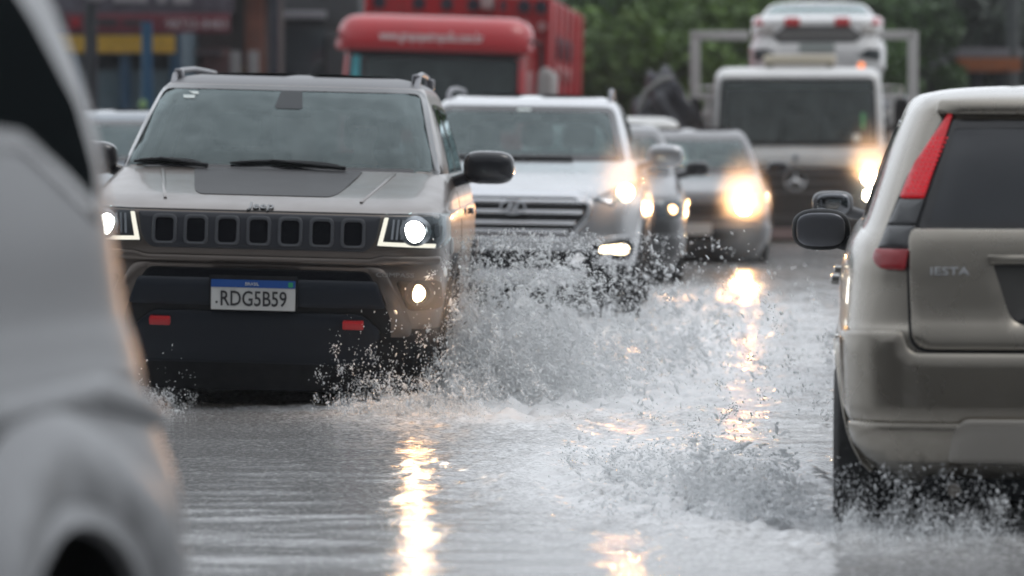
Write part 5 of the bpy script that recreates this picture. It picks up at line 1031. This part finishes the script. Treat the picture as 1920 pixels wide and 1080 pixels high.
# ================================================================== DRIVERS (seen dimly through the windscreens)
def person(label, M4, hx, hy, hz, shirt, group=None):
    """seated driver facing -Y with both hands on the wheel; one skinned body, hair and shirt as parts"""
    V = []; E = []; Rr = []
    def v(p, r, par=None):
        V.append(p); Rr.append(r)
        if par is not None: E.append((par, len(V)-1))
        return len(V)-1
    pel = v((0,0,0), (.15,.12)); bel = v((0,.05,.17), (.14,.11), pel); ch = v((0,.09,.36), (.16,.115), bel); nb = v((0,.09,.50), (.075,.07), ch); nk = v((0,.06,.57), (.052,.055), nb)
    jaw = v((0,.02,.63), (.060,.072), nk); hd = v((0,.02,.69), (.073,.088), jaw); cr = v((0,.03,.765), (.062,.078), hd); nose = v((0,-.072,.675), (.012,.012), hd)
    for s in (-1, 1):
        v((s*.078,.03,.68), (.012,.02), hd)
        hip = v((s*.10,-.04,-.02), (.095,.095), pel); kn = v((s*.15,-.44,.08), (.062,.062), hip); an = v((s*.14,-.66,-.26), (.042,.042), kn); ft = v((s*.14,-.82,-.30), (.035,.03), an)
        sh = v((s*.19,.08,.43), (.065,.062), ch); el = v((s*.25,-.16,.24), (.045,.045), sh); wr = v((s*.185,-.36,.36), (.028,.030), el); pm = v((s*.18,-.425,.40), (.036,.022), wr)
        for k, (dx, dz) in enumerate(((-.026,.012),(-.010,.018),(.008,.016),(.024,.008))):
            a = v((s*.18+dx,-.455,.405+dz), (.010,.010), pm); b_ = v((s*.178+dx,-.485,.392+dz), (.0085,.0085), a); v((s*.175+dx,-.478,.368+dz), (.008,.008), b_)
        th = v((s*.18-s*.035,-.425,.418), (.011,.011), pm); v((s*.18-s*.048,-.452,.425), (.009,.009), th)
    me = bpy.data.meshes.new('person'); me.from_pydata(V, E, []); o_ = bpy.data.objects.new('person', me); COL.objects.link(o_)
    sk = o_.modifiers.new('skin', 'SKIN'); me.skin_vertices[0].data[0].use_root = True
    for i, r in enumerate(Rr): me.skin_vertices[0].data[i].radius = r
    o_.modifiers.new('sub', 'SUBSURF').levels = 2; o_.modifiers['sub'].render_levels = 2; o_.matrix_world = M4 @ Matrix.Translation((hx, hy, hz))
    bpy.context.view_layer.update(); dg = bpy.context.evaluated_depsgraph_get(); m2 = bpy.data.meshes.new_from_object(o_.evaluated_get(dg)); o_.modifiers.clear(); o_.data = m2
    m2.materials.clear(); m2.materials.append(mat('skin', (.36,.21,.15), .5)); m2.materials.append(shirt); m2.polygons.foreach_set('use_smooth', np.ones(len(m2.polygons), dtype=bool))
    for p in m2.polygons:
        c_ = p.center; p.material_index = 1 if (c_.z < .50 and not (c_.y < -.22 and c_.z > .28)) else 0
    tag(o_, label, 'person', group)
    h = MB().ell((0,.045,.735), (.082,.10,.075), 2.2).build('hair', mat('dark_hair', (.018,.014,.012), .6), o_)
    for s in (-1, 1): MB().ell((s*.030,-.062,.700), (.011,.008,.008)).build('eye', mat('eye_dark', (.05,.04,.04), .2), o_)
    MB().ell((0,-.066,.640), (.022,.008,.006)).build('mouth', mat('lips', (.30,.12,.10), .5), o_)
    return o_
bpy.context.view_layer.update()
person('driver of the grey SUV in a dark top, both hands on the steering wheel', J.matrix_world.copy(), .36, 2.02, .66, mat('navy_shirt', (.03,.035,.06), .8))

# ================================================================== SPLASHES
ico = bmesh.new(); bmesh.ops.create_icosphere(ico, subdivisions=2, radius=1); IV = np.array([v.co[:] for v in ico.verts]); IF = np.array([[v.index for v in f.verts] for f in ico.faces]); ico.free()
ic1 = bmesh.new(); bmesh.ops.create_icosphere(ic1, subdivisions=1, radius=1); IV1 = np.array([v.co[:] for v in ic1.verts]); IF1 = np.array([[v.index for v in f.verts] for f in ic1.faces]); ic1.free()
def drop_mat():
    if 'white_water' in MATS: return MATS['white_water']
    m = mat('white_water', (.97,.98,.99), .10); t = m.node_tree; b = t.nodes['Principled BSDF']; tl_ = t.nodes.new('ShaderNodeBsdfTranslucent'); tl_.inputs[0].default_value = (.95,.97,.98,1)
    mx = t.nodes.new('ShaderNodeMixShader'); mx.inputs[0].default_value = .48; t.links.new(b.outputs[0], mx.inputs[1]); t.links.new(tl_.outputs[0], mx.inputs[2]); t.links.new(mx.outputs[0], t.nodes['Material Output'].inputs[0]); return m
def drops(P, r, Vd, st, big=.006):
    """P centres, r radii, Vd stretch directions, st stretch factors"""
    Vs = []; Fs = []; base = 0
    d = Vd/(np.linalg.norm(Vd, axis=1)[:,None]+1e-9); u = np.cross(d, [0.3,.9,.2]); u /= np.linalg.norm(u, axis=1)[:,None]+1e-9; w = np.cross(d, u)
    for msk, tv, tf in ((r < big, IV1, IF1), (r >= big, IV, IF)):
        k = np.nonzero(msk)[0]
        if not len(k): continue
        j = 1+.22*rng.normal(size=(len(k), len(tv), 1))*(r[k] > .004)[:,None,None]
        X = (tv[None,:,0,None]*u[k][:,None,:]+tv[None,:,1,None]*w[k][:,None,:]+tv[None,:,2,None]*(d[k]*st[k][:,None])[:,None,:])*j*r[k][:,None,None]+P[k][:,None,:]
        Vs.append(X.reshape(-1,3)); Fs.append((tf[None]+(np.arange(len(k))*len(tv))[:,None,None]).reshape(-1,3)+base); base += len(k)*len(tv)
    return np.vstack(Vs), np.vstack(Fs)
G = 9.81
def spray(n, x, y, vx, vy, vz, rmed=.0022, rsig=.5, zmax=1.2, up=1.0, z0=0):
    X = rng.uniform(*x, n); Y = rng.uniform(*y, n); VX = rng.uniform(*vx, n); VY = rng.normal(vy[0], vy[1], n); VZ = vz[0]+np.abs(rng.normal(0, vz[1], n))
    tt = rng.random(n)**up*2*VZ/G; P = np.stack([X+VX*tt, Y+VY*tt, z0+VZ*tt-.5*G*tt*tt], -1); Vv = np.stack([VX, VY, VZ-G*tt], -1)
    # clump: pull a share of the drops towards common threads of water
    nc = max(4, n//60); c_ = rng.integers(0, n, nc); k = rng.integers(0, nc, n); f = (rng.random(n) < .55)
    P[f] = P[c_[k[f]]]+(P[f]-P[c_[k[f]]])*.0+Vv[c_[k[f]]]*rng.normal(0, .016, (f.sum(),1))+rng.normal(0, .014, (f.sum(),3))
    r = np.exp(rng.normal(math.log(rmed), rsig, n)); r = np.clip(r, .0007, .011); ok = (P[:,2] > -.01) & (P[:,2] < zmax)
    return P[ok], r[ok], Vv[ok], (1+np.abs(rng.normal(0, 1.5, n)))[ok]
def water_sheet(p0, p1, v0, v1, T, seed, ns=190, nt=90, cut=.50):
    """ragged sheet of thrown water between two ballistic paths, torn into lace towards its rim"""
    s, t_ = np.meshgrid(np.linspace(0,1,ns), np.linspace(0,1,nt), indexing='ij'); a = VNoise(seed); tt = t_*T*(.75+.5*a.fbm(s*5, s*0+1, 3)); p0, p1, v0, v1 = map(np.array, (p0,p1,v0,v1))
    P = p0+(p1-p0)*s[...,None]+(v0+(v1-v0)*s[...,None])*tt[...,None]; P[...,2] -= .5*G*tt*tt; n = a.fbm(s*22+7, t_*14+3, 4)
    P += (np.stack([a.fbm(s*16+k*9, t_*12+k*5, 4) for k in range(3)], -1)-.5)*(.10*t_[...,None]+.02)
    i, j = np.meshgrid(np.arange(ns-1), np.arange(nt-1), indexing='ij'); F = np.stack([i*nt+j, (i+1)*nt+j, (i+1)*nt+j+1, i*nt+j+1], -1).reshape(-1,4); nf = n.ravel()[F].mean(1); tf = t_.ravel()[F].mean(1); zf = P.reshape(-1,3)[F][:,:,2].mean(1)
    F = F[(nf > cut-.10+.22*tf) & (zf > -.01)]; F = np.vstack([F[:,[0,1,2]], F[:,[0,2,3]]]); return P.reshape(-1,3), F
def splash(name, label, sets, sheets=()):
    P, r, V_, st = [np.concatenate(q) for q in zip(*sets)]; V, F = drops(P, r, V_, st)
    for q in sheets: v_, f_ = water_sheet(*q); F = np.vstack([F, f_+len(V)]); V = np.vstack([V, v_])
    me = mesh_np(name, V, F, drop_mat(), sharp=0); o_ = link(name, me); tag(o_, label, 'water splash'); o_['kind'] = 'stuff'; return o_
splash('water_splash', 'tall curtain of spray thrown up beside the front wheel of the grey SUV', [
    spray(36000, (-.42,-.20), (18.15,19.3), (-.3,1.9), (-.3,.6), (.5,1.9), .0018, .5, .85),
    spray(24000, (-.38,-.15), (18.2,20.3), (-.1,2.2), (.4,.8), (1.8,1.6), .0024, .45, .80),
    spray(12000, (-.85,-.15), (17.55,18.25), (-.5,.9), (-.4,.5), (.35,1.1), .0016, .45, .5),
    spray(14000, (-.2,.35), (18.2,20.0), (-.2,1.3), (0,.7), (.4,1.3), .0018, .5, .5)],
    [((-.36,18.15,0),(-.22,19.4,0),(.3,-.4,1.6),(1.3,.6,3.0),.42,31),((-.40,18.1,0),(-.15,19.0,0),(.9,-.2,1.2),(2.2,.3,1.9),.34,32),((-.75,17.65,0),(-.30,18.1,0),(-.2,-.4,.9),(.5,-.3,1.3),.22,33),((-.30,18.4,0),(-.1,20.2,0),(.4,.2,2.6),(1.2,.9,3.6),.55,34,190,90,.56)])
splash('water_splash', 'thin spray drifting over the flooded lane in front of the silver SUV', [
    spray(12000, (-.05,1.0), (20.3,24.0), (.0,1.4), (0,.8), (1.0,1.35), .0027, .45, .72),
    spray(2600, (.2,1.9), (21,27.5), (-.2,1.0), (0,.8), (.7,1.2), .0034, .4, .55),
    spray(1800, (.1,1.7), (17,22), (-.3,.8), (0,.5), (.3,.7), .0022, .4, .3)])
splash('water_splash', 'churned water kicked sideways by the rear wheel of the beige hatchback', [
    spray(9500, (.72,1.08), (12.6,14.2), (-1.8,.0), (-.2,.5), (.3,.95), .0018, .5, .32),
    spray(3500, (.25,.95), (12.6,15.5), (-1.0,.2), (0,.5), (.2,.6), .0018, .45, .2),
    spray(10000, (1.0,1.6), (11.9,12.7), (-.3,.5), (-.5,.3), (.5,1.2), .0012, .45, .24),
    spray(1500, (1.6,2.4), (11.95,13.0), (-.3,.5), (-.3,.3), (.3,.6), .0012, .45, .15)],
    [((1.02,12.8,0),(.98,14.1,0),(-1.0,.1,.9),(-1.6,.5,1.3),.24,41),((.95,12.5,0),(.80,13.6,0),(-.6,-.1,.8),(-1.3,.3,.9),.18,42),((.70,12.9,0),(.45,14.4,0),(-.5,0,.6),(-.8,.3,.6),.14,43)])
splash('water_splash', 'low splash curling off the far front corner of the grey SUV', [
    spray(2200, (-2.05,-1.55), (17.5,18.4), (-.8,.4), (-.3,.5), (.3,.9), .0019, .45, .4)])
# mist of fine drops at the wheel, and volumes added for glow round lamps
def mist(label, c_, r, dens, col=(.95,.96,.97), aniso=.2):
    m = bpy.data.materials.new('spray_and_lamp_glow'); m.use_nodes = True; t = m.node_tree; t.nodes.clear(); out = t.nodes.new('ShaderNodeOutputMaterial')
    v = t.nodes.new('ShaderNodeVolumePrincipled'); v.inputs['Density'].default_value = dens; v.inputs['Color'].default_value = (*col,1); v.inputs['Anisotropy'].default_value = aniso
    tc = t.nodes.new('ShaderNodeTexCoord'); mp = t.nodes.new('ShaderNodeMapping'); mp.inputs['Scale'].default_value = (1/r[0], 1/r[1], 1/r[2]); t.links.new(tc.outputs['Object'], mp.inputs[0])
    ln = t.nodes.new('ShaderNodeVectorMath'); ln.operation = 'LENGTH'; t.links.new(mp.outputs[0], ln.inputs[0]); mr = t.nodes.new('ShaderNodeMapRange'); mr.interpolation_type = 'SMOOTHSTEP'
    mr.inputs[1].default_value = 1; mr.inputs[2].default_value = 0; mr.inputs[3].default_value = 0; mr.inputs[4].default_value = dens*1.9; t.links.new(ln.outputs['Value'], mr.inputs[0]); t.links.new(mr.outputs[0], v.inputs['Density'])
    t.links.new(v.outputs[0], out.inputs['Volume']); o_ = MB().ell((0,0,0), r, 2, 24, 16).build('spray_and_lamp_glow', m, loc=c_); tag(o_, label, 'mist'); o_['kind'] = 'stuff'; return o_
mist('fine mist hanging beside the front wheel of the grey SUV', (-.16,18.9,.10), (.70,1.0,.46), .40)
mist('volume added for the glow round the headlamp of the dark grey hatchback', (2.37,38.5,.55), (.36,.40,.72), .42, aniso=.0)
mist('volume added for the glow round the headlamp of the silver SUV', (.82,26.50,.98), (.30,.34,.44), .40, aniso=.0)
mist('volume added for the glow round the headlamp of the white recovery truck', (4.44,46.3,.90), (.42,.42,.75), .42, aniso=.0)
mist('volume added for the glow round the fog lamp of the grey SUV', (-.34,17.72,.52), (.30,.24,.26), .35, aniso=.0)

# thin rain haze over the whole street
hm = bpy.data.materials.new('rain_haze'); hm.use_nodes = True; t_ = hm.node_tree; t_.nodes.clear(); ho = t_.nodes.new('ShaderNodeOutputMaterial'); hv = t_.nodes.new('ShaderNodeVolumePrincipled')
hv.inputs['Density'].default_value = .0006; hv.inputs['Color'].default_value = (.93,.96,1,1); hv.inputs['Anisotropy'].default_value = .3; t_.links.new(hv.outputs[0], ho.inputs['Volume'])
HZ = MB().box((0, 36, 3.6), (120, 110, 9.6)).build('haze', hm, kind='stuff')
